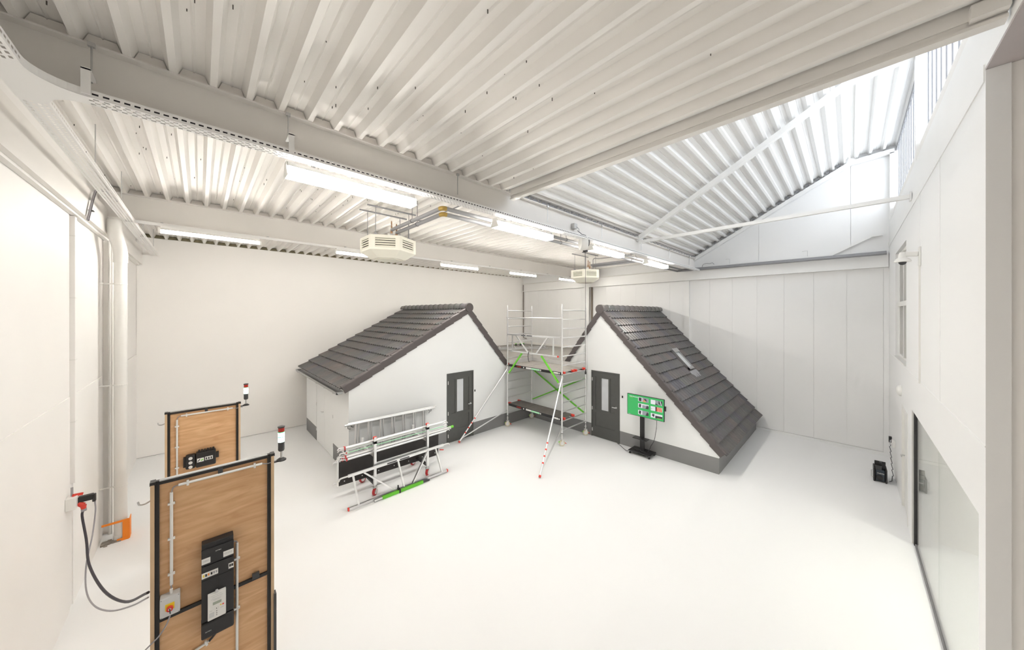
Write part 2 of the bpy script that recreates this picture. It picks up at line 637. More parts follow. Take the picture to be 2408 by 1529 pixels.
# clerestory of polycarbonate sheets
w1 = setting('window_1', (8.5, YG, 6.6))
me, o = MB().box(0, 0.338, YG - 0.02, YG - 0.008, 6.60, 8.14).mesh('pane')
me.materials.append(MATS['polycarbonate'])
mb_, ob_ = MB().box(-0.006, 0.006, YG - 0.03, YG + 0.004, 6.60, 8.14).mesh('glazing_bar')
mb_.materials.append(MATS['pipe_grey'])  # grey stands in for the bars looking dark against bright sky
for k in range(27):
    inst(me, 'pane', o + Vector((XE + 0.006 + 0.352 * k, 0, 0)), w1)
    inst(mb_, 'glazing_bar', ob_ + Vector((XE + 0.352 * k, 0, 0)), w1)
MB().box(XE, XR, YG - 0.05, YG + 0.018, 6.57, 6.62).build('sill', 'steel_paint', w1)
MB().box(8.48, 8.62, YG + 0.01, YG + 0.11, 6.2, 8.10).build('mullion', 'steel_white', w1)
MB().box(13.16, 13.29, YG + 0.01, YG + 0.13, 6.2, 8.06).build('mullion', 'steel_white', w1)
pl = bpy.data.lights.new('sky_portal', 'AREA')
pl.shape = 'RECTANGLE'
pl.size, pl.size_y = 9.5, 1.6
pl.cycles.is_portal = True
po = bpy.data.objects.new('sky_portal', pl)
C.objects.link(po)
po.location = (8.5, YG - 0.08, 7.37)
po.rotation_euler = (PI / 2, 0, 0)

# fascia girder under the clerestory
fz = setting('trim_2', (8.5, YF, 5.6))
MB().box(3.5, XR, YF - 0.14, YF, 5.669, 6.2).build('web', 'steel_white', fz)
MB().box(XP + 0.012, XR, YF - 0.001, YF + 0.008, 5.57, 5.70).build('flange', 'steel_white', fz)
MB().box(XE, XR, -0.83, -0.79, 6.2, 6.60).build('upstand', 'steel_paint', fz)
MB().box(-1.5, 3.5, YF - 0.1, YF, 5.669, 5.96).build('web', 'steel_white', fz)

# window in the front wall
w2 = setting('window_2', (10.4, YF, 2.83))
m = MB()
m.box(9.375, 9.44, YF - 0.15, YF - 0.06, 2.83, 5.16).box(11.385, 11.45, YF - 0.15, YF - 0.06, 2.83, 5.16)
m.box(9.44, 11.385, YF - 0.15, YF - 0.06, 2.83, 2.90).box(9.44, 11.385, YF - 0.15, YF - 0.06, 5.09, 5.16)
m.build('window_frame', 'light_plastic', w2)
MB().box(10.33, 10.45, YF - 0.15, YF - 0.04, 2.90, 5.09).build('mullion', 'light_plastic', w2)
MB().box(9.38, 11.445, YF - 0.16, YF - 0.035, 3.96, 4.06).build('transom', 'light_plastic', w2)
for x0, x1 in ((9.44, 10.33), (10.45, 11.385)):
    for z0, z1 in ((2.90, 3.96), (4.06, 5.09)):
        MB().box(x0, x1, YF - 0.12, YF - 0.108, z0, z1).build('pane', 'window_glass', w2)
MB().box(9.375, 11.45, YF - 0.058, YF + 0.02, 2.8305, 2.85).build('window_sill', 'light_plastic', w2)

# floor-to-head glass front
w3 = setting('window_3', (6.5, YF, 0))
for x0, x1 in ((4.49, 6.475), (6.48, 8.47)):
    MB().box(x0, x1, YF - 0.045, YF - 0.03, 0.03, 2.2).build('pane', 'glass', w3)
MB().box(8.44, 8.50, YF - 0.06, YF - 0.012, 0.0, 2.2).build('edge_seal', 'black', w3)
MB().box(8.50, 8.56, YF - 0.1, YF + 0.006, 0.0, 2.2).build('jamb', 'light_plastic', w3)
MB().box(4.49, 8.47, YF - 0.06, YF - 0.02, 0.0, 0.03).build('floor_track', 'pipe_dark', w3)

for x0 in (4.9, 6.9):            # unseen lights added behind the glass to brighten the pane
    t = MB().box(x0, x0 + 1.2, -2.2, -2.0, 2.41, 2.449).build('added_room_light', 'light_plastic', w_rear)
    MB().box(x0 + 0.02, x0 + 1.18, -2.18, -2.02, 2.385, 2.409).build('diffuser', 'tube', t)

# white door in the front wall
d1 = setting('door_1', (9.6, YF, 0))
MB().box(9.14, 10.04, YF - 0.08, YF - 0.03, 0.01, 1.96).build('door_leaf', 'light_plastic', d1)
MB().box(9.10, 9.14, YF - 0.1, YF + 0.006, 0, 2.0).box(10.04, 10.08, YF - 0.1, YF + 0.006, 0, 2.0).box(9.14, 10.04, YF - 0.1, YF + 0.006, 1.96, 2.0).build('door_frame', 'light_plastic', d1)
for z in (0.3, 1.0, 1.7):
    MB().cyl((9.15, YF - 0.02, z), (9.15, YF - 0.02, z + 0.1), 0.01, n=8).build('hinge', 'steel_bare', d1)
MB().cyl((9.97, YF - 0.03, 1.02), (9.97, YF + 0.02, 1.02), 0.012).bar((9.97, YF + 0.02, 1.02), (9.86, YF + 0.02, 1.02), 0.016, 0.02).build('door_handle', 'steel_bare', d1)

# ================================================================== STEELWORK
def i_beam(name, label, m, x0, x1, y, z0, z1, w=0.16, t=0.014):
    b = thing(name, label, 'beam', ((x0 + x1) / 2, y, z0))
    MB().box(x0, x1, y - 0.005, y + 0.005, z0 + t, z1 - t).build('web', m, b)
    MB().box(x0, x1, y - w / 2, y + w / 2, z0, z0 + t).build('flange', m, b)
    MB().box(x0, x1, y - w / 2, y + w / 2, z1 - t, z1).build('flange', m, b)
    return b
i_beam('steel_beam', 'nearest grey steel roof beam, the one carrying the cable tray', 'steel_paint', XL + 0.01, XR - 0.01, 4.02, 5.46, ZD)
i_beam('steel_beam', 'second grey steel roof beam with the row of slim tube lamps beneath it', 'steel_paint', XL + 0.01, XR - 0.01, 8.50, 5.40, ZD)
g = thing('steel_girder', 'horizontal white girder along the top of the panelled far wall', 'beam', (XR - 0.1, 6, 5.05))
MB().box(XR - 0.11, XR - 0.003, YF + 0.01, YB - 0.01, 5.07, 5.44).build('web', 'steel_white', g)
MB().box(XR - 0.16, XR - 0.003, YF + 0.01, YB - 0.01, 5.045, 5.075).build('flange', 'steel_white', g)
MB().tube([(XR - 0.13, 12.85, 5.46), (XR - 0.13, 4.6, 5.46)], 0.022).build('conduit', 'light_plastic', g, smooth=True)
g = thing('steel_girder', 'beige girder along the top of the left wall', 'beam', (XL + 0.06, 6, 5.07))
MB().box(XL - 0.003, XL + 0.10, -3.3, YB - 0.01, 5.10, 5.52).build('web', 'steel_paint', g)
MB().box(XL - 0.003, XL + 0.05, -3.3, YB - 0.01, 5.07, 5.11).build('flange', 'wall_white', g)
e = thing('edge_beam', 'beige channel edging the flat ceiling at the roof light', 'beam', (XE, 1.6, 5.70))
MB().box(XE, XE + 0.03, YF + 0.01, 3.93, 5.72, 5.98).build('web', 'steel_paint', e)
MB().box(XE - 0.02, XE + 0.07, YF + 0.01, 3.93, 5.70, 5.722).build('flange', 'steel_paint', e)
MB().box(XE - 0.012, XE, YF + 0.01, 3.93, 5.765, 5.98).build('cover_plate', 'deck', e)
MB().box(XE - 0.08, XE - 0.012, YF + 0.01, YF + 0.16, 5.74, 5.83).build('cleat', 'steel_paint', e)

def rafter(x, label):
    r = thing('rafter', label, 'beam', (x, 2, 5.83))
    pts = [(4.0, 5.80), (0.0, 8.02), (-0.80, 8.09)]
    h = 0.075
    pl_ = [(p[0], p[1] + h) for p in pts] + [(p[0], p[1] - h * 0.6) for p in reversed(pts)]
    MB().prism(pl_, 'x', x - 0.06, x + 0.06).build('rafter_body', 'steel_white', r)
    MB().box(x - 0.07, x + 0.07, 3.93, 4.05, 5.82, 5.90).build('foot_plate', 'steel_white', r)
    return r
rafter(8.55, 'bent white rafter crossing the middle of the roof light')
rafter(XR - 0.07, 'bent white rafter against the far gable of the roof light')
t = thing('tie_bar', 'white square tie bar spanning below the roof light', 'beam', (8.5, 1.6, 5.74))
MB().bar((8.55, 3.94, 5.735), (8.55, YF + 0.01, 5.755), 0.07, 0.07).build('tie_tube', 'steel_white', t)
MB().box(8.52, 8.58, 3.86, 3.94, 5.68, 5.80).build('cleat', 'steel_white', t)
MB().box(8.50, 8.60, YF + 0.01, YF + 0.03, 5.68, 5.83).build('cleat', 'steel_white', t)
c = thing('steel_column', 'white steel column on the far wall below the further heater', 'column', (XR - 0.1, 8.6, 0))
MB().box(XR - 0.20, XR - 0.19, 8.46, 8.72, 0.0, 5.04).build('flange', 'steel_white', c)
MB().box(XR - 0.19, XR - 0.02, 8.585, 8.595, 0.0, 5.04).build('web', 'steel_white', c)
MB().box(XR - 0.02, XR - 0.002, 8.46, 8.72, 0.0, 5.04).build('flange', 'steel_white', c)
tag(MB().box(XR - 0.08, XR - 0.003, 8.36, 8.42, 2.2, 5.04).build('cable_duct', 'conduit_brown'), 'brown upright duct beside the white far-wall column', 'duct')
c = thing('steel_column', 'slim white column on the far wall where the nearest roof beam ends', 'column', (XR - 0.05, 4.28, 0))
MB().box(XR - 0.06, XR - 0.003, 4.19, 4.37, 0.0, 5.04).build('column_body', 'steel_white', c)
c = thing('steel_column', 'white steel column on the left wall behind the drainpipe', 'column', (XL + 0.08, 8.91, 0))
MB().box(XL + 0.10, XL + 0.11, 8.82, 9.0, 0.0, 5.06).build('flange', 'wall_white', c)
MB().box(XL - 0.004, XL + 0.10, 8.905, 8.915, 0.0, 5.06).build('web', 'wall_white', c)

# ================================================================== SERVICES
# perforated cable tray: one run under the nearest beam, one along the left wall, joined by a tee
TZ0, TZ1 = 5.345, 5.40
def tray_run(par, a0, a1, b0, b1, axis, ends=None):
    """axis 'x': runs in x from a0 to a1 between y = b0, b1; slots are real openings"""
    mp = (lambda a, b, z: (a, b, z)) if axis == 'x' else (lambda a, b, z: (b, a, z))
    m = MB(mp)
    def quad(p, q, r, s):
        m.add([p, q, r, s], [(0, 1, 2, 3)])
    w = b1 - b0
    n = max(1, int((a1 - a0) / 0.05))
    st = (a1 - a0) / n
    rows = 4
    rw = w / (rows * 2 + 1)
    for r in range(rows * 2 + 1):
        y0, y1 = b0 + r * rw, b0 + (r + 1) * rw
        if r % 2 == 0:
            quad((a0, y0, TZ0), (a1, y0, TZ0), (a1, y1, TZ0), (a0, y1, TZ0))
        else:
            off = st * 0.5 if (r // 2) % 2 else 0
            for k in range(n):
                x0 = a0 + k * st + off
                quad((x0, y0, TZ0), (min(x0 + st * 0.45, a1), y0, TZ0), (min(x0 + st * 0.45, a1), y1, TZ0), (x0, y1, TZ0))
    for b in (b0, b1):
        for z0, z1 in ((TZ0, TZ0 + 0.022), (TZ0 + 0.037, TZ1)):
            quad((a0, b, z0), (a1, b, z0), (a1, b, z1), (a0, b, z1))
        for k in range(n):
            x0 = a0 + k * st
            quad((x0, b, TZ0 + 0.022), (x0 + st * 0.40, b, TZ0 + 0.022), (x0 + st * 0.40, b, TZ0 + 0.037), (x0, b, TZ0 + 0.037))
        s = 0.008 if b == b0 else -0.008
        quad((a0, b, TZ1), (a1, b, TZ1), (a1, b + s, TZ1), (a0, b + s, TZ1))
    return m.build('tray_run', 'steel_white', par)

tr = thing('cable_tray', 'white perforated cable tray under the nearest roof beam and along the left wall', 'cable tray', (6, 3.83, TZ0))
YT0, YT1 = 3.76, 3.89
XT0, XT1 = -0.94, -0.80
tray_run(tr, XT1 + 0.22, 13.0, YT0, YT1, 'x')
tray_run(tr, -0.6, YT0 - 0.22, XT0, XT1, 'y')
tray_run(tr, YT1 + 0.22, 12.8, XT0, XT1, 'y')
for yy, zz in ((YT0 + 0.022, TZ0 + 0.031), (YT0 + 0.048, TZ0 + 0.028)):  # unseen dark cables added so the side slots read dark
    MB().cyl((XT1 + 0.1, yy, zz), (12.9, yy, zz), 0.013, n=8).build('added_dark_cable', 'cable_black', tr, smooth=True)
# tee piece with rounded inner corners
m = MB()
vs = [(XT0, YT0 - 0.22), (XT0, YT1 + 0.22)]
arc1 = [(XT1 + 0.22 - 0.22 * math.cos(a), YT1 + 0.22 - 0.22 * math.sin(a)) for a in [PI / 2 * k / 8 for k in range(9)]]
arc2 = [(XT1 + 0.22 - 0.22 * math.cos(a), YT0 - 0.22 + 0.22 * math.sin(a)) for a in [PI / 2 * k / 8 for k in range(8, -1, -1)]]
poly = vs + arc1 + arc2
m.prism(poly, 'z', TZ0, TZ0 + 0.004)
for arc in (arc1, arc2):
    for p, q in zip(arc, arc[1:]):
        m.add([(*p, TZ0), (*q, TZ0), (*q, TZ1), (*p, TZ1)], [(0, 1, 2, 3)])
m.box(XT0 - 0.004, XT0, YT0 - 0.22, YT1 + 0.22, TZ0, TZ1)
m.build('tee_piece', 'steel_white', tr)
for i, x in enumerate((-0.585, 0.64, 2.68, 4.69, 6.61, 8.62, 10.6, 12.4)):
    MB().cyl((x, 3.925, 5.52), (x, 3.925, 5.80), 0.006, n=6).box(x - 0.018, x + 0.018, 3.905, 3.935, 5.79, 5.82).build('hanger_rod', 'steel_bare', tr)
    if i < 2:
        MB().box(x - 0.022, x + 0.022, 3.745, 3.757, 5.36, 5.54).box(x - 0.022, x + 0.022, 3.745, 3.93, 5.53, 5.545).build('hanger_bracket', 'steel_white', tr)
for yy in (1.6, 5.6, 7.2, 9.6, 11.6):
    MB().cyl((XT1 - 0.01, yy, TZ1), (XT1 - 0.01, yy, 5.83), 0.005, n=6).build('hanger_rod', 'steel_bare', tr)

# lamps under the nearest beam
def batten_a(x0, label):
    L = 1.42
    t = thing('fluorescent_lamp', label, 'lamp', (x0 + L / 2, 4.02, 5.2), 'wide fluorescent lamps under the nearest beam')
    MB().prism([(3.94, 5.302), (4.10, 5.302), (4.06, 5.36), (3.98, 5.36)], 'x', x0 + 0.0125, x0 + L - 0.0125).build('housing', 'steel_bare', t)
    MB().prism([(3.945, 5.215), (4.095, 5.215), (4.11, 5.30), (3.93, 5.30)], 'x', x0 + 0.0125, x0 + L - 0.0125).build('diffuser', 'tube', t)
    for xx in (x0, x0 + L - 0.012):
        MB().prism([(3.925, 5.215), (4.115, 5.215), (4.06, 5.36), (3.98, 5.36)], 'x', xx, xx + 0.012).build('end_cap', 'light_plastic', t)
    for xx in (x0 + 0.25, x0 + L - 0.25):
        MB().box(xx - 0.015, xx + 0.015, 3.99, 4.05, 5.355, 5.465).build('bracket', 'steel_bare', t)
for x0, l in ((0.63, 'largest wide fluorescent lamp under the nearest beam, by the camera'),
              (3.46, 'wide fluorescent lamp under the nearest beam, second from the left'),
              (6.28, 'wide fluorescent lamp under the nearest beam, just right of the cable reel'),
              (9.12, 'wide fluorescent lamp under the nearest beam, furthest from the camera')):
    batten_a(x0, l)
# slim lamps under the second beam, with their trunking rail
r = thing('lamp_rail', 'thin white trunking rail below the second roof beam', 'rail', (6, 8.38, 5.36))
MB().box(XL + 0.3, 12.6, 8.36, 8.40, 5.34, 5.385).build('rail_body', 'steel_white', r)
for k in range(9):
    MB().box(-0.5 + k * 1.5, -0.47 + k * 1.5, 8.36, 8.44, 5.385, 5.405).build('rail_clip', 'steel_bare', r)
lab = ('slim tube lamp under the second beam, furthest left near the drainpipe', 'slim tube lamp partly hidden by the nearer cream heater',
       'slim tube lamp under the second beam, middle of the row of five', 'slim tube lamp under the second beam, fourth from the left',
       'slim tube lamp under the second beam, furthest from the left wall')
for k in range(5):
    x0 = -0.53 + 2.79 * k
    L = 1.42
    t = thing('tube_lamp', lab[k], 'lamp', (x0 + L / 2, 8.33, 5.2), 'slim tube lamps under the second beam')
    MB().prism([(8.275, 5.262), (8.385, 5.262), (8.36, 5.30), (8.36, 5.34), (8.31, 5.34), (8.31, 5.30)], 'x', x0 + 0.036, x0 + L - 0.021).build('housing', 'steel_white', t)
    MB().tube([(x0 + 0.04, 8.325, 5.235), (x0 + L - 0.02, 8.325, 5.235)], 0.027, 10).build('tube', 'tube_small', t, smooth=True)
    for xx in (x0, x0 + L - 0.02):
        MB().box(xx, xx + 0.035, 8.30, 8.35, 5.205, 5.30).build('lamp_holder', 'light_plastic', t)

# hexagonal ceiling heaters
def heater(cx, cy, label):
    t = thing('ceiling_heater', label, 'heater', (cx, cy, 4.86), 'hexagonal ceiling heaters')
    R = 0.52
    zb, zt = 4.995, 5.235
    hexp = lambda rr, a0=0: [(cx + rr * math.cos(PI / 3 * k + a0), cy + rr * math.sin(PI / 3 * k + a0)) for k in range(6)]
    a0 = PI / 6
    # corner posts and top / bottom frames
    top, bot = hexp(R, a0), hexp(R * 0.62, a0)
    MB().prism(top, 'z', zt, zt + 0.03).build('top_plate', 'cream', t)
    MB().prism(hexp(R * 0.90, a0), 'z', zb + 0.01, zt - 0.01).build('core', 'slat_dark', t)
    vs = [(*p, zb) for p in top] + [(*p, 4.87) for p in bot]
    m = MB().add(vs, [(k, (k + 1) % 6, 6 + (k + 1) % 6, 6 + k) for k in range(6)] + [tuple(range(6)), tuple(range(6, 12))])
    m.build('tapered_base', 'cream', t)
    MB().prism(hexp(R * 0.5, a0), 'z', 4.855, 4.872).build('base_plate', 'cream', t)
    for k in range(6):
        p, q = Vector((*top[k], 0)), Vector((*top[(k + 1) % 6], 0))
        u = (q - p).normalized()
        n = Vector((u.y, -u.x, 0))
        c = Vector((cx, cy, 0))
        mid = (p + q) / 2
        if n.dot(mid - c) < 0:
            n = -n
        f = MB()
        f.bar((*(p + u * 0.04 - n * 0.012).xy, zb), (*(p + u * 0.04 - n * 0.012).xy, zt), 0.085, 0.025, up=tuple(n))
        f.bar((*(q - u * 0.04 - n * 0.012).xy, zb), (*(q - u * 0.04 - n * 0.012).xy, zt), 0.085, 0.025, up=tuple(n))
        f.bar((*(p - n * 0.012).xy, zb + 0.02), (*(q - n * 0.012).xy, zb + 0.02), 0.02, 0.045)
        f.bar((*(p - n * 0.012).xy, zt - 0.012), (*(q - n * 0.012).xy, zt - 0.012), 0.02, 0.03)
        fo = f.build('side_frame', 'cream', t)
        for j in range(4):
            z = zb + 0.062 + j * 0.043
            a, b = p + u * 0.08 - n * 0.012, q - u * 0.08 - n * 0.012
            MB().bar((*a.xy, z), (*b.xy, z), 0.03, 0.021, up=tuple(n * 0.7 + Vector((0, 0, 1)))).build('louvre', 'cream', fo)
    # hanging rods and ceiling rails
    for dy in (-0.20, 0.20):
        MB().box(cx - 0.48, cx + 0.48, cy + dy - 0.012, cy + dy + 0.012, 5.80, 5.825).build('ceiling_rail', 'pipe_grey', t)
        for dx in (-0.33, 0.33):
            MB().cyl((cx + dx, cy + dy, zt + 0.03), (cx + dx, cy + dy, 5.80), 0.006, n=6).build('hanging_rod', 'pipe_grey', t)
            MB().box(cx + dx - 0.02, cx + dx + 0.02, cy + dy - 0.02, cy + dy + 0.02, zt + 0.03, zt + 0.09).build('rod_bracket', 'pipe_grey', t)
    for dx, zz in ((0.02, 5.43), (0.12, 5.39)):
        MB().cyl((cx + dx, cy - 0.1, zt), (cx + dx, cy - 0.1, zz), 0.014).build('riser_pipe', 'steel_bare', t, smooth=True)
        MB().lathe((cx + dx, cy - 0.1, zz), [(0.018, -0.05), (0.022, -0.03), (0.022, 0.03), (0.012, 0.05), (0.016, 0.08), (0.010, 0.11), (0.014, 0.16), (0.006, 0.20)], 8).build('valve', 'copper', t, smooth=True)
    MB().box(cx - 0.06, cx - 0.01, cy - 0.12, cy - 0.06, zt + 0.04, zt + 0.13).build('actuator', 'light_plastic', t)
    return t
heater(2.70, 6.36, 'cream hexagonal ceiling heater nearest the camera, above the lean-to house')
heater(9.50, 6.28, 'smaller-looking cream hexagonal heater above the scaffold tower')

# insulated heating pipes: from the first heater, along the beam, then along the far wall
hp = thing('heating_pipes', 'pair of grey insulated heating pipes with brass elbows under the ceiling', 'pipes', (8, 4.5, 5.4))
for yy, zz, xx, w in ((4.40, 5.45, 2.72, 13.08), (4.55, 5.41, 2.82, 13.02)):
    MB().cyl((xx, 6.24, zz), (xx, yy + 0.06, zz), 0.033).build('pipe_insulation', 'pipe_grey', hp, smooth=True)
    MB().cyl((xx + 0.06, yy, zz), (w, yy, zz), 0.033).build('pipe_insulation', 'pipe_grey', hp, smooth=True)
    MB().tube([(xx, yy + 0.07, zz), (xx + 0.005, yy + 0.03, zz), (xx + 0.03, yy + 0.005, zz), (xx + 0.07, yy, zz)], 0.037).build('elbow', 'brass', hp, smooth=True)
    MB().cyl((w, yy, zz), (w, -0.66, zz - 0.02), 0.036).build('pipe_insulation', 'pipe_grey', hp, smooth=True)
    for x2 in (4.2, 5.9, 7.6, 9.3, 11.0):
        MB().tube([(x2, yy, zz + 0.3), (x2, yy, zz + 0.036)], 0.005, 6).lathe((x2, yy, zz), [(0.036, -0.012), (0.040, -0.01), (0.040, 0.01), (0.036, 0.012)], 10, axis=(1, 0, 0)).build('pipe_clamp', 'pipe_dark', hp)
    MB().tube([(xx, 5.4, 5.83), (xx, 5.4, zz)], 0.005, 6).lathe((xx, 5.4, zz), [(0.035, -0.012), (0.039, -0.01), (0.039, 0.01), (0.035, 0.012)], 10, axis=(0, 1, 0)).build('pipe_clamp', 'pipe_dark', hp)
hp2 = thing('heating_pipes', 'short pair of grey insulated pipes feeding the heater above the scaffold', 'pipes', (9.6, 5.4, 5.4))
for zz, xx in ((5.45, 9.58), (5.41, 9.68)):
    MB().cyl((xx, 6.1, zz), (xx, 4.58, zz), 0.033).build('pipe_insulation', 'pipe_grey', hp2, smooth=True)
for (cx, cy), l in (((2.70, 6.36), 'thin grey conduit dropping to the nearer ceiling heater'), ((9.50, 6.28), 'thin grey conduit dropping to the heater above the scaffold')):
    t = tag(MB().tube([(cx + 0.4, cy - 0.05, 5.28), (cx + 0.4, cy - 0.05, 5.68), (cx + 0.41, cy - 0.07, 5.72), (cx + 0.45, cy - 0.10, 5.735), (cx + 0.62, cy - 0.15, 5.74), (cx + 0.68, cy - 0.25, 5.745), (cx + 0.68, 4.15, 5.75)], 0.011, 8).build('conduit', 'pipe_grey', smooth=True), l, 'conduit')

# cable reel hanging from the nearest beam, its cable ending above the scaffold
cr = thing('cable_reel', 'round white cable reel hanging from the nearest beam with a long drop cable', 'cable reel', (5.85, 3.9, 5.1))
MB().lathe((5.80, 3.88, 5.28), [(0.10, -0.085), (0.14, -0.07), (0.15, -0.03), (0.15, 0.03), (0.14, 0.07), (0.10, 0.085)], 20, axis=(0.75, -0.66, 0)).build('drum', 'light_plastic', cr, smooth=True)
MB().lathe((5.87, 3.82, 5.29), [(0.075, -0.02), (0.075, 0.02), (0.04, 0.03)], 16, axis=(0.75, -0.66, 0)).build('hub', 'charcoal', cr, smooth=True)
MB().bar((5.89, 3.802, 5.26), (5.89, 3.802, 5.32), 0.05, 0.012, up=(0.75, -0.66, 0)).build('label_plate', 'white_print', cr)
MB().box(5.74, 5.88, 3.87, 3.92, 5.40, 5.46).build('hanger', 'black', cr)
MB().box(5.83, 5.90, 3.84, 3.91, 5.10, 5.145).build('cable_guide', 'black', cr)
MB().cable([(5.865, 3.875, 5.12), (5.865, 3.875, 3.2), (5.865, 3.87, 2.62)], 0.0042, 6).build('drop_cable', 'cable_black', cr, smooth=True)
MB().lathe((5.865, 3.87, 2.54), [(0.018, -0.015), (0.020, 0.025), (0.011, 0.055), (0.006, 0.09)], 10).build('plug', 'black', cr, smooth=True)
MB().cable([(5.66, 3.935, 5.53), (5.70, 3.86, 5.45), (5.70, 3.84, 5.36), (5.80, 3.79, 5.28), (5.86, 3.80, 5.28)], 0.006, 6).build('feed_cable', 'cable_black', cr, smooth=True)
j = thing('junction_box', 'small grey junction box on the web of the nearest beam', 'junction box', (5.6, 3.93, 5.6))
MB().box(5.55, 5.66, 3.93, 4.012, 5.56, 5.67).build('box_body', 'grey_plastic', j, bevel=0.005)
MB().cable([(5.62, 3.93, 5.60), (5.66, 3.90, 5.56), (5.67, 3.90, 5.48)], 0.005, 6).build('lead', 'cable_grey', j, smooth=True)

# white conduit tray and pipework on the gable above the far-wall pipes
ct = thing('cable_tray', 'narrow white perforated tray stepping up the far gable beside the heating pipes', 'cable tray', (13.2, 1.6, 5.47))
MB().bar((13.22, 3.6, 5.50), (13.22, 0.42, 5.50), 0.08, 0.05).build('tray_run', 'steel_white', ct)
MB().bar((13.22, 0.42, 5.50), (13.22, -0.38, 5.92), 0.08, 0.05, up=(1, 0, 0)).build('tray_run', 'steel_white', ct)
MB().bar((13.22, -0.38, 5.92), (13.22, -0.60, 5.92), 0.08, 0.05).build('tray_run', 'steel_white', ct)
for yy in (2.9, 0.9):
    MB().tube([(13.25, yy + 0.12, 5.70), (13.22, yy, 5.70), (13.22, yy, 5.53)], 0.005, 6).build('wall_hanger', 'steel_bare', ct)
tag(MB().cable([(13.2, 3.75, 5.47), (13.2, 3.72, 5.58), (13.2, 3.62, 5.62), (13.2, 3.5, 5.60), (13.2, 3.42, 5.62), (13.2, 3.36, 5.56)], 0.008, 6).build('loose_cable', 'cable_grey', smooth=True), 'grey cable looped above the heating pipes at the end of the nearest beam', 'cable')
tag(MB().tube([(XR - 0.19, YB - 0.18, 5.42), (XR - 0.19, YB - 0.18, 5.12), (XR - 0.05, YB - 0.06, 5.02), (XR - 0.05, YB - 0.06, 2.45), (XR - 0.05, YB - 0.30, 2.40)], 0.022, 8).build('drain_pipe', 'conduit_brown', smooth=True), 'thin brown pipe running down the far back corner', 'pipe')

# ------------------------------------------------------------------ left wall fittings
dp = thing('downpipe', 'white round drainpipe with an offset bend on the left wall', 'pipe', (-0.97, 8.55, 0))
MB().tube([(-0.97, 8.55, 0.02), (-0.97, 8.55, 4.72)], 0.076, 18).build('pipe_body', 'light_plastic', dp, smooth=True)
MB().tube([(-0.97, 8.55, 4.66), (-0.97, 8.55, 4.80), (-0.975, 8.50, 4.90), (-1.0, 8.36, 5.08), (-1.005, 8.30, 5.18), (-1.005, 8.30, 5.33)], 0.084, 18).build('offset_bend', 'light_plastic', dp, smooth=True)
MB().tube([(-0.97, 8.55, 0.0), (-0.97, 8.55, 0.09)], 0.084, 18).build('collar', 'light_plastic', dp, smooth=True)
for z in (0.9, 2.6, 4.3):
    MB().lathe((-0.97, 8.55, z), [(0.077, -0.012), (0.081, -0.01), (0.081, 0.01), (0.077, 0.012)], 18).bar((-1.05, 8.55, z), (XL, 8.55, z), 0.015, 0.02).build('pipe_clip', 'light_plastic', dp)
tk = thing('trunking', 'white upright cable trunking on the left wall above the socket', 'trunking', (XL, 6.97, 1.3))
MB().box(XL - 0.012, XL + 0.035, 6.93, 7.02, 1.62, 5.06).build('trunking_body', 'block_white', tk)
for z in (2.4, 3.2, 4.0, 4.8):
    MB().box(XL - 0.010, XL + 0.037, 6.928, 7.022, z, z + 0.01).build('joint_cover', 'light_plastic', tk)
tag(MB().tube([(XL + 0.09, 8.72, 0.05), (XL + 0.09, 8.72, 5.04)], 0.016, 8).build('conduit', 'light_plastic', smooth=True), 'thin white conduit rising beside the drainpipe on the left wall', 'conduit')
lc = thing('cable_bundle', 'dark cables dropping from the left-wall tray behind the girder', 'cable', (-1.05, 7.1, 5.2))
for k in range(3):
    o = 0.016 * k
    MB().cable([(-0.92, 7.75 + o, 5.52), (-1.0, 7.62 + o, 5.60), (-1.06, 7.45 + o, 5.57), (-1.07, 7.30 + o, 5.45), (-1.08, 7.02 + o, 5.05)], 0.011, 6).build('cable', 'cable_black' if k else 'cable_grey', lc, smooth=True)
MB().box(-1.095, -1.05, 7.15, 7.22, 5.20, 5.212).build('cable_tie', 'black', lc)
# socket with plugs and the cables feeding the nearer panel
BLACK_RUN = [(-1.07, 6.77, 1.30), (-1.085, 6.78, 1.22), (-1.024, 6.60, 0.978), (-0.948, 6.25, 0.815), (-0.75, 5.60, 0.795), (-0.537, 5.0, 0.93), (-0.337, 4.36, 1.30)]
GREY_RUN = [(-0.985, 6.79, 1.36), (-0.99, 6.85, 1.21), (-0.993, 6.70, 0.967), (-0.986, 6.35, 0.779), (-0.931, 6.0, 0.656), (-0.816, 5.60, 0.675), (-0.643, 5.10, 0.841), (-0.466, 4.70, 1.041), (-0.338, 4.37, 1.25)]
sk = thing('wall_socket', 'white double socket box on the left wall with two plugs in it', 'socket', (XL, 6.74, 1.36))
MB().box(XL, XL + 0.085, 6.68, 6.83, 1.36, 1.51).build('box_body', 'light_plastic', sk, bevel=0.006)
MB().cyl((XL + 0.04, 6.76, 1.51), (XL + 0.04, 6.76, 1.62), 0.011, n=8).build('cable_gland', 'cable_grey', sk, smooth=True)
p1 = thing('plug', 'red industrial plug with black cable in the left-wall socket', 'plug', (-1.09, 6.78, 1.30))
MB().bar((XL + 0.05, 6.74, 1.525), (XL + 0.115, 6.80, 1.50), 0.02, 0.03).build('latch_lid', 'red', p1)
MB().cyl((XL + 0.085, 6.77, 1.40), (XL + 0.125, 6.77, 1.36), 0.026, 0.030, n=14).cyl((XL + 0.125, 6.77, 1.36), (XL + 0.13, 6.77, 1.295), 0.028, 0.018, n=14).build('shell', 'red', p1, smooth=True)
MB().cyl((XL + 0.129, 6.77, 1.315), (XL + 0.131, 6.77, 1.285), 0.024, n=14).build('cable_nut', 'cable_grey', p1, smooth=True)
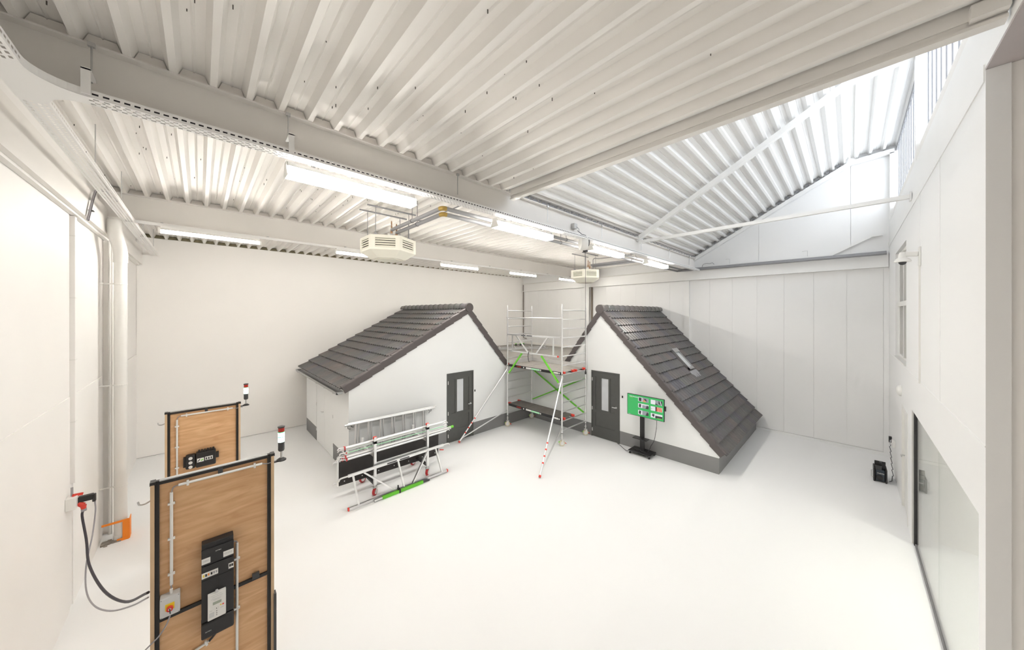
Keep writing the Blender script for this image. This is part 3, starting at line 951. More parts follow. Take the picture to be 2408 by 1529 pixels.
MB().cable(BLACK_RUN, 0.012, 8).build('cable', 'cable_black', p1, smooth=True)
p2 = thing('plug', 'black angled plug with thin grey cable in the left-wall socket', 'plug', (-1.05, 6.79, 1.42))
MB().box(XL + 0.085, XL + 0.205, 6.755, 6.82, 1.405, 1.475).box(XL + 0.195, XL + 0.225, 6.765, 6.81, 1.37, 1.47).build('shell', 'black', p2, bevel=0.008)
MB().cable(GREY_RUN, 0.007, 8).build('cable', 'cable_grey', p2, smooth=True)
op = thing('pipe_guard', 'orange angle guard and tape round the drainpipe foot', 'guard', (-0.9, 8.6, 0))
MB().box(-0.868, -0.860, 8.46, 8.62, 0.0, 0.34).box(-0.94, -0.868, 8.452, 8.46, 0.0, 0.34).build('guard_plate', 'orange', op)
MB().bar((-0.87, 8.448, 0.33), (-1.16, 8.446, 0.33), 0.004, 0.035).build('tape', 'orange', op)
MB().bar((-0.87, 8.448, 0.02), (-1.0, 8.448, 0.02), 0.004, 0.05).build('tape', 'orange', op)
m = MB()
for k in range(26):
    a, r_ = random.uniform(0, 2 * PI), random.uniform(0.02, 0.16)
    x, y = -1.06 + r_ * math.cos(a) * 0.9, 8.50 + r_ * math.sin(a) * 0.6
    s = random.uniform(0.012, 0.035)
    m.box(max(x - s, XL + 0.005), x + s, y - s, y + s, 0, s * 0.7)
o = m.build('floor_rubble', 'rubble', kind='stuff')
tag(o, 'grey broken screed crumbs at the foot of the drainpipe', 'rubble')

# ------------------------------------------------------------------ front wall fittings
dc = thing('dome_camera', 'white dome security camera on a wall arm by the tall window', 'camera', (7.6, -0.6, 4.6))
MB().box(7.54, 7.66, YF, YF + 0.02, 4.50, 4.78).build('wall_plate', 'light_plastic', dc, bevel=0.006)
MB().bar((7.6, YF + 0.02, 4.68), (7.6, YF + 0.15, 4.69), 0.055, 0.07).build('arm', 'light_plastic', dc, bevel=0.01)
MB().lathe((7.6, -0.54, 4.58), [(0.085, -0.005), (0.088, 0.01), (0.075, 0.035), (0.045, 0.06), (0.04, 0.11), (0.03, 0.14)], 20).build('housing', 'light_plastic', dc, smooth=True)
MB().lathe((7.6, -0.54, 4.575), [(0.005, -0.045), (0.025, -0.038), (0.038, -0.02), (0.042, 0.0)], 16).build('dome', 'charcoal', dc, smooth=True)
tag(MB().box(7.585, 7.60, YF, YF + 0.02, 1.0 + 1.78, 4.50).build('camera_conduit', 'light_plastic'), 'thin white conduit below the dome camera', 'conduit')
el = thing('emergency_light', 'white oval bulkhead lamp above the white door', 'lamp', (10.2, YF, 2.25))
MB().lathe((10.2, YF, 2.25), [(0.11, 0.0), (0.11, 0.025), (0.085, 0.055), (0.04, 0.07)], 18, axis=(0, 1, 0)).build('lamp_cover', 'light_plastic', el, smooth=True)
ss = thing('wall_socket', 'white socket with charger hook on the front wall above the radio', 'socket', (11.6, YF, 0.8))
MB().box(11.4, 11.62, YF, YF + 0.05, 0.74, 0.88).build('box_body', 'light_plastic', ss, bevel=0.006)
MB().cable([(11.62, YF + 0.05, 0.74), (11.8, YF + 0.06, 0.72), (11.9, YF + 0.05, 0.78)], 0.008, 6).build('hook', 'steel_bare', ss, smooth=True)
pc = thing('power_plug', 'small black plug-in adapter on the front wall with a wavy cord', 'plug', (12.4, YF, 0.66))
MB().box(12.35, 12.45, YF, YF + 0.05, 0.60, 0.74).build('adapter_body', 'black', pc, bevel=0.006)
pts = [(12.4, YF + 0.03, 0.60)]
for k in range(12):
    pts.append((12.3 - 0.08 * k + (0.10 if k % 2 else -0.10), YF + 0.03 + (0.012 if k % 2 else 0), 0.56 - 0.046 * k))
pts += [(11.3, YF + 0.06, 0.012), (11.22, YF + 0.10, 0.012)]
MB().tube(pts, 0.006, 6).build('cord', 'cable_black', pc)

# ================================================================== THE TWO PRACTICE HOUSES
def tile_mesh(w, L):
    """double-roll roof tile: u across, s down the slope, n up; lower edge hangs proud"""
    n = 12
    vs, fs = [], []
    prof = []
    for k in range(n + 1):
        t = k / n
        prof.append((t * w, 0.034 * (0.5 - 0.5 * math.cos(4 * PI * t)) ** 1.3))
    for s in (0.0, L):
        for lay in (0.0, -0.03):
            for u, h in prof:
                vs.append((u, s, h + lay))
    k = n + 1
    for i in range(n):
        fs.append((i, i + 1, 2 * k + i + 1, 2 * k + i))                   # top
        fs.append((2 * k + i, 2 * k + i + 1, 3 * k + i + 1, 3 * k + i))   # lower edge
        fs.append((k + i, 3 * k + i, 3 * k + i + 1, k + i + 1))           # underside
    fs.append((0, 2 * k, 3 * k, k))
    fs.append((n, k + n, 3 * k + n, 2 * k + n))
    me = bpy.data.meshes.new('roof_tile')
    me.from_pydata(vs, [], fs)
    for p in me.polygons[:]:
        p.use_smooth = True
    me.update()
    me.set_sharp_from_angle(angle=math.radians(50))
    me.materials.append(MATS['tile'])
    return me

def slope_frame(ridge, down, along):
    """matrix with columns along-ridge, down-slope, normal"""
    d = Vector(down).normalized()
    a = Vector(along).normalized()
    n = a.cross(d)
    if n.z < 0:
        n = -n
    return a, d, n

def tiled_slope(par, start, along, down, length, gauge, rows, width, cols, hole=None, joined=False):
    a, d, n = slope_frame(start, down, along)
    w = width / cols
    me = tile_mesh(w, gauge + 0.055)
    tilt = 0.040 / gauge
    dd = (d + n * tilt).normalized()
    nn = a.cross(dd)
    nn = nn if nn.z > 0 else -nn
    M = Matrix((a, dd, nn)).transposed()
    q = M.to_euler() if M.determinant() > 0 else None
    if q is None:                                  # keep a right-handed frame
        a2 = -a
        M = Matrix((a2, dd, nn)).transposed()
        q = M.to_euler()
    flip = M.col[0].dot(a) < 0
    big = MB()
    for r in range(rows):
        for c in range(cols):
            if hole and hole(r, c):
                continue
            o = Vector(start) + d * (r * gauge) + a * ((c + (1 if flip else 0)) * w) + n * 0.028
            if joined:
                big.add([M @ v.co + o for v in me.vertices], [tuple(p.vertices) for p in me.polygons])
            else:
                ob = bpy.data.objects.new('roof_tile', me)
                C.objects.link(ob)
                place(ob, o, par)
                ob.rotation_euler = q
    if joined:
        big.build('roof_tiles', 'tile', par, kind='stuff')

def verge(par, p_top, d, n, out, gauge, rows, depth=0.17, wid=0.13):
    """L-shaped verge tiles stepping down a gable edge; 'out' points away from the house"""
    d, n, out = Vector(d).normalized(), Vector(n).normalized(), Vector(out).normalized()
    tilt = 0.020 / gauge
    dd = (d + n * tilt).normalized()
    nn = (n - d * tilt).normalized()
    L = gauge + 0.03
    def corner(s, o, h):
        return dd * s + out * o + nn * h
    m = MB()
    prof = [(-wid, 0.062), (-0.02, 0.066), (0.006, 0.050), (0.012, 0.03), (0.012, -depth + 0.05), (-0.012, -depth + 0.05), (-0.012, 0.028), (-wid, 0.04)]
    k = len(prof)
    vs = [corner(s, o, h) for s in (0, L) for o, h in prof]
    m.add(vs, [(i, (i + 1) % k, k + (i + 1) % k, k + i) for i in range(k)] + [tuple(range(k)), tuple(range(k, 2 * k))])
    me, o = m.mesh('verge_tile')
    me.materials.append(MATS['tile_edge'])
    for r in range(rows):
        inst(me, 'verge_tile', Vector(p_top) + d * (r * gauge) + n * 0.012 + o, par)

def ridge_caps(par, p0, p1, r, n, cap_end):
    p0, p1 = Vector(p0), Vector(p1)
    ax = (p1 - p0)
    L = ax.length / n
    ax.normalize()
    _, u, w = ortho(ax)
    me = None
    for k in range(n):
        m = MB()
        vs, fs = [], []
        seg = 10
        for s, rr in ((0, r * 0.98), (0.05, r * 1.06), (0.07, r * 0.97), (L + 0.03, r * 0.93)):
            for j in range(seg + 1):
                t = PI * (j / seg) * 1.16 - PI * 0.08
                hor = ax.cross(Vector((0, 0, 1)))
                vs.append(ax * s + hor * (math.cos(t) * rr) + Vector((0, 0, 1)) * (math.sin(t) * rr))
        for i in range(3):
            for j in range(seg):
                fs.append((i * 11 + j, i * 11 + j + 1, (i + 1) * 11 + j + 1, (i + 1) * 11 + j))
        m.add(vs, fs)
        if me is None:
            me, o = m.mesh('ridge_tile', smooth=True)
            me.materials.append(MATS['tile'])
        inst(me, 'ridge_tile', p0 + ax * (k * L) + o, par)
    MB().cyl(p0 - ax * 0.03 - Vector((0, 0, 0.01)), p0 + ax * 0.02 - Vector((0, 0, 0.01)), r * 1.10, n=20).build('ridge_end', 'tile_edge', par, smooth=True)

def panel_door(par, xf, w, h):
    """grey panelled door with a tall glass light; local a across, b outwards, z up"""
    fr = MB(xf).box(0, 0.035, -0.02, 0.02, 0, h).box(w - 0.035, w, -0.02, 0.02, 0, h).box(0.035, w - 0.035, -0.02, 0.02, h - 0.04, h).build('door_frame', 'door_grey', par)
    lf = MB(xf)
    x0, x1 = 0.04, w - 0.04
    b0, b1 = -0.02, 0.008
    t = 2.04 / h
    z = lambda v: v * h / 2.04
    gx0, gx1, gz0, gz1 = w * 0.365, w * 0.615, z(0.86), z(1.83)
    px0, px1, qx0, qx1 = w * 0.15, w * 0.30, w * 0.68, w * 0.83
    cz0, cz1 = z(0.33), z(0.76)
    # stiles and rails round the recessed panels
    lf.box(x0, px0, b0, b1, 0.008, h - 0.045).box(qx1, x1, b0, b1, 0.008, h - 0.045)
    lf.box(px0, qx1, b0, b1, gz1 + 0.03, h - 0.045).box(px0, qx1, b0, b1, cz1, gz0 - 0.03).box(px0, qx1, b0, b1, 0.008, cz0)
    lf.box(px1, gx0, b0, b1, gz0 - 0.03, gz1 + 0.03).box(gx1, qx0, b0, b1, gz0 - 0.03, gz1 + 0.03)
    lf.box(gx0, gx1, b0, b1, gz0 - 0.03, gz0).box(gx0, gx1, b0, b1, gz1, gz1 + 0.03)
    lo = lf.build('door', 'door_grey', par)
    for a, b, zz0, zz1 in ((px0, px1, gz0 - 0.03, gz1 + 0.03), (qx0, qx1, gz0 - 0.03, gz1 + 0.03), (px0, qx1, cz0, cz1)):
        MB(xf).box(a, b, b0, -0.006, zz0, zz1).build('panel', 'door_grey', lo)
        MB(xf).box(a + 0.0, b, -0.006, 0.004, zz0, zz0 + 0.012).build('moulding', 'door_grey', lo)
    MB(xf).box(gx0, gx1, b0, -0.008, gz0, gz1).build('pane', 'frosted', lo)
    MB(xf).cyl((w - 0.11, 0.008, z(1.03)), (w - 0.11, 0.05, z(1.03)), 0.011).bar((w - 0.105, 0.05, z(1.03)), (w - 0.225, 0.05, z(1.03)), 0.018, 0.02).cyl((w - 0.11, 0.008, z(1.03)), (w - 0.11, 0.014, z(1.03)), 0.026).build('handle', 'alu', lo)
    for zz in (0.16, 0.82, 1.72):
        MB(xf).box(0.024, 0.046, 0.008, 0.026, z(zz), z(zz) + 0.10).build('hinge', 'alu_matt', lo)
    return lo

GY, GX = 8.17, 8.84            # gable planes of the two houses

# ---- house A: gable towards the viewer, long low slope on the left
hA = thing('practice_house', 'white practice house with a long dark tiled slope, wall doors on its left side', 'house', (5.2, GY, 0))
AX0, AX1, AXR, AZR, AYB = 2.52, 7.52, 5.97, 3.93, 12.35
AZL, AZ1 = 2.06, 2.12
MB().prism([(AX0, 0.40), (5.20, 0.40), (5.20, 2.04), (6.16, 2.04), (6.16, 0.40), (GX + 0.12, 0.40), (GX + 0.12, 2.06), (AX1, 2.06), (AX1, AZ1), (AXR, AZR), (AX0, AZL)], 'y', GY, GY + 0.12).build('gable_wall', 'render_white', hA)
MB().box(AX0, 5.20, GY, GY + 0.12, 0, 0.40).build('plinth', 'plinth_grey', hA)
MB().box(6.16, GX + 0.12, GY, GY + 0.12, 0, 0.40).build('plinth', 'plinth_grey', hA)
MB().box(AX0, AX0 + 0.1, 11.10, AYB, 0.40, AZL).build('side_wall', 'render_white', hA)
MB().box(AX0, AX0 + 0.1, GY + 0.12, 9.42, 0.40, AZL).box(AX0, AX0 + 0.1, 9.42, 11.10, 2.0, AZL).build('side_wall', 'render_white', hA)
MB().box(AX0, AX0 + 0.1, 11.10, AYB, 0, 0.40).build('plinth', 'plinth_grey', hA)
MB().box(AX0, AX0 + 0.1, GY + 0.12, 9.42, 0, 0.40).build('plinth', 'plinth_grey', hA)
MB().box(AX0 + 0.1, AX1, AYB - 0.1, AYB, 0, AZL).build('rear_wall', 'render_white', hA)
for y0, y1 in ((9.425, 10.255), (10.265, 11.095)):
    dl = MB().box(AX0 + 0.006, AX0 + 0.05, y0, y1, 0.012, 1.995).build('side_door', 'render_white', hA)
    for z in (0.3, 1.05, 1.75):
        yy = y0 if y0 < 10 else y1
        MB().cyl((AX0 - 0.004, yy, z), (AX0 - 0.004, yy, z + 0.09), 0.008, n=8).build('hinge', 'alu', dl)
    if y0 > 10:
        MB().cyl((AX0 + 0.006, 10.34, 1.02), (AX0 - 0.045, 10.34, 1.02), 0.012).bar((AX0 - 0.045, 10.34, 1.02), (AX0 - 0.045, 10.45, 1.02), 0.02, 0.02).build('handle', 'alu', dl)
panel_door(hA, lambda a, b, z: (5.20 + a, GY - b, z), 0.96, 2.04)
# roof of house A
dl = Vector((AX0 - 0.10 - AXR, 0, AZL - 0.02 - AZR))
SLA = dl.length
nA = Vector((dl.z, 0, -dl.x)).normalized(); nA = nA if nA.z > 0 else -nA
RA = 12
tiled_slope(hA, Vector((AXR, GY + 0.02, AZR)) + nA * 0.0 + dl.normalized() * 0.02, (0, 1, 0), dl, SLA, SLA / RA, RA, 4.40, 14)
drx = Vector((AX1 + 0.02 - AXR, 0, AZ1 - AZR))
nA2 = Vector((-drx.z, 0, drx.x)).normalized(); nA2 = nA2 if nA2.z > 0 else -nA2
tiled_slope(hA, Vector((AXR, GY + 0.02, AZR)), (0, 1, 0), drx, drx.length, drx.length / 7, 7, 4.40, 14, joined=True)
verge(hA, (AXR, GY - 0.03, AZR), dl, nA, (0, -1, 0), SLA / RA, RA)
verge(hA, (AXR, GY - 0.03, AZR), drx, nA2, (0, -1, 0), drx.length / 7, 7)
MB().prism([(AX0 - 0.05, AZL - 0.03), (AXR, AZR - 0.01), (AX1, AZ1 - 0.01), (AX1, AZ1 - 0.06), (AXR, AZR - 0.07), (AX0 - 0.05, AZL - 0.09)], 'y', GY + 0.02, GY + 4.40).build('roof_board', 'charcoal', hA)
ridge_caps(hA, (AXR, GY - 0.05, AZR + 0.07), (AXR, GY + 4.44, AZR + 0.07), 0.125, 14, True)
gm = MB()
gy0, gy1 = GY + 0.0, GY + 4.36
gx, gz = AX0 - 0.245, AZL - 0.075
gm.sheet([(gx + 0.13, gz + 0.01), (gx + 0.11, gz - 0.045), (gx + 0.02, gz - 0.05), (gx - 0.02, gz + 0.01), (gx - 0.03, gz + 0.012), (gx - 0.022, gz - 0.052), (gx + 0.11, gz - 0.055)], 'y', gy0, gy1)
go = gm.build('gutter', 'zinc', hA)
for yy in (gy0, gy1):
    MB().prism([(gx + 0.12, gz + 0.005), (gx + 0.11, gz - 0.05), (gx + 0.02, gz - 0.05), (gx - 0.025, gz + 0.01)], 'y', yy - 0.004, yy + 0.004).build('gutter_end', 'zinc', go)
for k in range(6):
    MB().box(gx - 0.03, gx + 0.12, gy0 + 0.25 + 0.77 * k, gy0 + 0.27 + 0.77 * k, gz - 0.062, gz - 0.052).build('gutter_bracket', 'zinc', go)
tag(MB().box(6.205, 6.235, GY - 0.022, GY, 1.36, 1.42).build('door_switch', 'black', bevel=0.004), 'tiny black switch right of the left house door', 'switch')

# ---- house B: gable towards the left, steep slope falling almost to the floor on the right
hB = thing('practice_house', 'white practice house with a steep slope nearly down to the floor and a roof window', 'house', (GX, 4.3, 0))
BY0, BY1, BYR, BZR, BXB = 2.15, 6.62, 5.29, 3.88, 13.20
BZ0, BZ1 = 0.47, 2.08
MB().prism([(BY0, 0.38), (4.665, 0.38), (4.665, 2.04), (5.61, 2.04), (5.61, 0.38), (GY, 0.38), (GY, 2.06), (BY1, 2.06), (BY1, BZ1), (BYR, BZR), (BY0, BZ0)], 'x', GX, GX + 0.12).build('gable_wall', 'render_white', hB)
MB().box(GX, GX + 0.12, BY0, 4.665, 0, 0.38).build('plinth', 'plinth_grey', hB)
MB().box(GX, GX + 0.12, 5.61, GY, 0, 0.38).build('plinth', 'plinth_grey', hB)
MB().box(GX + 0.12, BXB, BY0, BY0 + 0.1, 0, 0.38).build('plinth', 'plinth_grey', hB)
MB().box(GX + 0.12, BXB, BY0, BY0 + 0.1, 0.38, BZ0 - 0.005).build('knee_wall', 'render_white', hB)
MB().prism([(BY0 + 0.1, 0), (BY1, 0), (BY1, 1.95), (BYR, 3.72), (BY0 + 0.12, 0.44)], 'x', BXB - 0.1, BXB - 0.02).build('rear_wall', 'render_white', hB)
panel_door(hB, lambda a, b, z: (GX - b, 5.61 - a, z), 0.945, 2.04)
drB = Vector((0, BY0 - 0.06 - BYR, BZ0 + 0.02 - BZR))
SLB = drB.length
nB = Vector((0, -drB.z, drB.y)).normalized(); nB = nB if nB.z > 0 else -nB
RB, CB = 16, 13
gB = SLB / RB
WB = BXB + 0.03 - GX - 0.02
win_c, win_r = (6, 7), (6, 7, 8)
tiled_slope(hB, Vector((GX + 0.02, BYR, BZR)) + drB.normalized() * 0.02, (1, 0, 0), drB, SLB, gB, RB, WB, CB, hole=lambda r, c: c in win_c and r in win_r)
dlB = Vector((0, BY1 + 0.02 - BYR, BZ1 - BZR))
nB2 = Vector((0, -dlB.z, dlB.y)).normalized(); nB2 = nB2 if nB2.z > 0 else -nB2
tiled_slope(hB, Vector((GX + 0.02, BYR, BZR)), (1, 0, 0), dlB, dlB.length, dlB.length / 7, 7, WB, CB, joined=True)
verge(hB, (GX - 0.03, BYR, BZR), drB, nB, (-1, 0, 0), gB, RB, depth=0.15)
verge(hB, (GX - 0.03, BYR, BZR), dlB, nB2, (-1, 0, 0), dlB.length / 7, 7, depth=0.15)
MB().prism([(BY0, BZ0 - 0.01), (BYR, BZR - 0.01), (BY1, BZ1 - 0.01), (BY1, BZ1 - 0.07), (BYR, BZR - 0.08), (BY0 + 0.06, BZ0 - 0.01)], 'x', GX + 0.02, BXB).build('roof_board', 'charcoal', hB)
ridge_caps(hB, (GX - 0.05, BYR, BZR + 0.07), (BXB + 0.04, BYR, BZR + 0.07), 0.125, 13, True)
# roof window set into the steep slope
aB, dB = Vector((1, 0, 0)), drB.normalized()
wt = WB / CB
base = Vector((GX + 0.02 + wt * 6, BYR, BZR)) + dB * (0.02 + gB * 6) + nB * 0.03
def loc(u, s, h):
    return base + aB * u + dB * s + nB * h
WW, WL = wt * 2, gB * 3
rw = MB(lambda u, s, h: tuple(loc(u, s, h))).box(-0.01, WW + 0.01, -0.03, WL + 0.05, -0.03, 0.016).build('roof_window', 'tile_edge', hB)
fx0, fx1, fs0, fs1 = 0.12, WW - 0.16, 0.10, WL - 0.06
for u0 in (fx0, fx1 - 0.035):
    MB(lambda u, s, h: tuple(loc(u, s, h))).box(u0, u0 + 0.035, fs0, fs1, 0.012, 0.075).build('side_rail', 'zinc', rw)
MB(lambda u, s, h: tuple(loc(u, s, h))).box(fx0 - 0.02, fx1 + 0.02, fs0 - 0.10, fs0 + 0.05, 0.012, 0.085).build('top_hood', 'zinc', rw)
MB(lambda u, s, h: tuple(loc(u, s, h))).box(fx0, fx1, fs1 - 0.09, fs1, 0.012, 0.07).build('bottom_rail', 'zinc', rw)
MB(lambda u, s, h: tuple(loc(u, s, h))).box(fx0 + 0.035, fx1 - 0.035, fs0 + 0.05, fs1 - 0.09, 0.02, 0.045).build('pane', 'frosted', rw)
MB(lambda u, s, h: tuple(loc(u, s, h))).box(fx1 + 0.05, fx1 + 0.065, fs0 - 0.05, fs1, 0.012, 0.03).build('flashing', 'alu_matt', rw)
ap = MB(lambda u, s, h: tuple(loc(u, s, h)))
for k in range(8):
    u0 = 0.05 + k * (WW - 0.1) / 8
    ap.prism([(u0, 0.03), (u0 + 0.04, 0.055), (u0 + 0.075, 0.03), (u0 + 0.075, 0.02), (u0, 0.02)], 'y', WL - 0.02, WL + 0.22)
ap.build('lead_apron', 'pipe_grey', rw, kind='stuff')
tag(MB().box(GX - 0.022, GX, 4.56, 4.595, 1.36, 1.42).build('door_switch', 'black', bevel=0.004), 'tiny black switch right of the right house door', 'switch')

# flat roof joining the houses, with kit left on it
fr_ = thing('flat_roof', 'flat grey-felted roof joining the two houses behind the scaffold', 'roof', (10.5, 9.5, 2.1))
MB().prism([(AX1 + 0.05, GY - 0.02), (GX - 0.02, GY - 0.02), (GX - 0.02, BY1 + 0.05), (XR - 0.01, BY1 + 0.05), (XR - 0.01, YB - 0.01), (AX1 + 0.05, YB - 0.01)], 'z', 2.065, 2.11).build('felt', 'roofing', fr_)
MB().box(XR - 0.025, XR - 0.003, BY1 + 0.1, YB - 0.01, 2.11, 2.22).box(AX1 + 0.1, XR - 0.03, YB - 0.03, YB - 0.003, 2.11, 2.22).build('upstand', 'wall_white', fr_)
kt = thing('aluminium_frame', 'low aluminium frame lying on the flat roof', 'frame', (11.3, 10.9, 2.11))
MB().bar((10.1, 11.5, 2.14), (12.1, 10.1, 2.14), 0.05, 0.05).build('rail', 'alu', kt)
MB().bar((10.5, 12.0, 2.14), (12.5, 10.6, 2.14), 0.05, 0.05).build('rail', 'alu', kt)
for q in (0.05, 0.35, 0.65, 0.95):
    p, r2 = Vector((10.1, 11.5, 2.18)).lerp(Vector((12.1, 10.1, 2.18)), q), Vector((10.5, 12.0, 2.18)).lerp(Vector((12.5, 10.6, 2.18)), q)
    MB().bar(p, r2, 0.04, 0.03).build('rung', 'alu', kt)
MB().cyl((12.0, 10.2, 2.16), (12.0, 10.2, 2.40), 0.02).build('stub_post', 'alu', kt)
MB().cyl((10.7, 11.15, 2.16), (10.7, 11.15, 2.30), 0.03).build('stub_post', 'alu', kt)
for k, (x, y) in enumerate(((12.1, 12.3), (12.35, 12.2), (12.5, 12.15))):
    o = thing('suction_cup', ('leftmost of the three small green suction cups on the flat roof', 'middle one of the three small green suction cups on the flat roof', 'rightmost of the three small green suction cups on the flat roof')[k], 'suction cup', (x, y, 2.11), 'suction cups on the flat roof')
    MB().lathe((x, y, 2.11), [(0.07, 0), (0.07, 0.02), (0.03, 0.05), (0.03, 0.1)], 12).build('cup', 'charcoal', o, smooth=True)
    MB().tube([(x - 0.06, y, 2.20), (x + 0.06, y, 2.20)], 0.022, 8).build('grip', 'green', o, smooth=True)

# ================================================================== SCAFFOLD TOWER
SX0, SX1, SY0, SY1 = 7.50, 8.70, 5.74, 8.03       # post centres
st = thing('scaffold_tower', 'aluminium scaffold tower on castors standing in the corner between the houses', 'scaffold', (8.1, 6.9, 0))
RZ = [0.44 + 0.266 * k for k in range(14)]
def castor(par, x, y, ang, wm, brake=True, r=0.085, top=0.42):
    ca_, sa_ = math.cos(ang), math.sin(ang)
    co = MB().lathe((x, y, r), [(0.018, -0.028), (r * 0.9, -0.026), (r, -0.018), (r, 0.018), (r * 0.9, 0.026), (0.018, 0.028)], 18, axis=(-sa_, ca_, 0)).build('castor_wheel', wm, par, smooth=True)
    MB().lathe((x, y, r), [(0.01, -0.031), (r * 0.62, -0.030), (r * 0.62, 0.030), (0.01, 0.031)], 16, axis=(-sa_, ca_, 0)).build('wheel_hub', 'alu_matt', co, smooth=True)
    f = MB()
    for s in (-1, 1):
        f.bar((x - sa_ * 0.037 * s, y + ca_ * 0.037 * s, r - 0.01), (x - sa_ * 0.037 * s + ca_ * 0.02, y + ca_ * 0.037 * s + sa_ * 0.02, r * 2 + 0.02), 0.05, 0.006, up=(-sa_, ca_, 0))
    f.box(x - 0.04, x + 0.04, y - 0.04, y + 0.04, r * 2 + 0.012, r * 2 + 0.026)
    f.build('fork', 'alu_matt', co)
    MB().cyl((x, y, r * 2 + 0.02), (x, y, top), 0.017).cyl((x, y, r * 2 + 0.09), (x, y, r * 2 + 0.12), 0.028).build('stem', 'alu_matt', co, smooth=True)
    if brake:
        MB().bar((x + ca_ * 0.06, y + sa_ * 0.06, r + 0.02), (x + ca_ * 0.125, y + sa_ * 0.125, r - 0.02), 0.035, 0.014).build('brake_pedal', 'red', co)
        MB().bar((x - ca_ * 0.07, y - sa_ * 0.07, r * 1.6), (x - ca_ * 0.10, y - sa_ * 0.10, r * 1.3), 0.03, 0.012).build('release_pedal', 'green', co)
    return co
angs = {(SX0, SY1): -0.9, (SX0, SY0): -0.65, (SX1, SY0): -0.7, (SX1, SY1): -0.5}
for (x, y), a in angs.items():
    p = MB().cyl((x, y, 0.36), (x, y, 3.98), 0.025, n=12).cyl((x, y, 3.98), (x, y, 4.08), 0.018, 0.008, n=10).build('post', 'alu', st, smooth=True)
    MB().cyl((x, y, 2.045), (x, y, 2.06), 0.030, n=12).build('joint_collar', 'charcoal', p)
    MB().cyl((x, y, 0.355), (x, y, 0.37), 0.028, n=12).build('joint_collar', 'charcoal', p)
    castor(st, x, y, a, 'wheel_cream')
me_, oo = MB().cyl((0, 0, 0), (SX1 - SX0, 0, 0), 0.0185, n=10).mesh('rung', smooth=True)
me_.materials.append(MATS['alu'])
for y in (SY0, SY1):
    for z in RZ:
        inst(me_, 'rung', Vector((SX0, y, z)) + oo, st)
def platform(x0, x1, z, m):
    y0, y1 = SY0 + 0.03, SY1 - 0.03
    po_ = MB().box(x0, x1, y0, y1, z - 0.008, z + 0.006).build('platform', m, st)
    for xx in (x0 - 0.006, x1 - 0.02):
        MB().box(xx, xx + 0.026, y0, y1, z - 0.075, z + 0.004).build('side_beam', 'black', po_)
    MB().box(x0 + 0.02, x1 - 0.02, (y0 + y1) / 2 + 0.35, (y0 + y1) / 2 + 0.356, z + 0.006, z + 0.009).build('hatch_edge', 'charcoal', po_)
    for xx in (x0 + 0.06, x1 - 0.06):
        for yy, s in ((y0, -1), (y1, 1)):
            MB().box(xx - 0.03, xx + 0.03, yy - 0.03 * (s < 0) - 0.035, yy + 0.03 * (s > 0) + 0.035, z - 0.035, z + 0.022).build('hook', 'red', po_)
    if x0 < 7.6:        # stickers on the front beam
        xs = x0 - 0.0075
        MB().box(xs, xs + 0.002, 6.98, 7.20, z - 0.062, z - 0.012).build('sticker', 'white_print', po_)
        MB().box(xs, xs + 0.002, 6.62, 6.98, z - 0.062, z - 0.012).build('sticker', 'mint', po_)
        MB().box(xs, xs + 0.002, 5.90, 6.08, z - 0.062, z - 0.012).build('sticker', 'white_print', po_)
        text('ALTREX', 'lettering', 'red', po_, (xs - 0.001, 7.62, z - 0.055), (0, -1, 0), (0, 0, 1), 0.055)
        for yy in (7.30, 6.58, 5.86):
            MB().lathe((xs - 0.001, yy, z - 0.037), [(0.012, 0), (0.024, 0), (0.024, 0.003), (0.012, 0.003)], 12, axis=(-1, 0, 0)).build('rivet_ring', 'white_print', po_)
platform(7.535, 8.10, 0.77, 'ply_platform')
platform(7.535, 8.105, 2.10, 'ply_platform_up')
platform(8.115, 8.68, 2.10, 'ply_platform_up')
# toe boards round the upper platforms
for a, b in (((SX0 + 0.03, SY1 - 0.06), (SX1 - 0.03, SY1 - 0.06)), ((SX1 - 0.03, SY1 - 0.06), (SX1 - 0.03, SY0 + 0.05))):
    MB().bar((*a, 2.17), (*b, 2.17), 0.02, 0.13).build('toe_board', 'alu_matt', st)
MB().tube([(SX0 - 0.035, SY1 + 0.02, 3.67), (SX0 - 0.035, SY0 - 0.02, 3.665)], 0.018, 10).build('guard_rail', 'alu', st, smooth=True)
gf = MB().bar((SX0 - 0.035, SY1 - 0.03, 3.105), (SX0 - 0.035, SY0 + 0.03, 3.105), 0.035, 0.045).build('guard_frame', 'alu', st)
for pa, pb in (((7.85, 2.565), (5.86, 2.555)), ((7.757, 3.09), (7.757, 2.575)), ((6.03, 3.08), (6.03, 2.58)), ((7.59, 3.09), (7.04, 2.575)), ((6.24, 3.09), (6.70, 2.575))):
    MB().bar((SX0 - 0.035, *pa), (SX0 - 0.035, *pb), 0.03, 0.036).build('guard_bar', 'alu', gf)
MB().box(SX0 - 0.055, SX0 - 0.015, 5.845, 5.875, 2.53, 2.58).build('end_cap', 'red', gf)
MB().box(SX0 - 0.0545, SX0 - 0.052, 6.86, 7.10, 3.09, 3.12).build('sticker', 'charcoal', gf)
MB().box(SX0 - 0.0545, SX0 - 0.052, 7.14, 7.34, 3.09, 3.12).build('sticker', 'charcoal', gf)
MB().cable([(SX0 - 0.06, 7.0, 2.60), (SX0 - 0.065, 7.02, 2.48), (SX0 - 0.06, 7.0, 2.33), (SX0 - 0.05, 6.98, 2.28)], 0.010, 6).build('strap', 'black', gf, smooth=True)
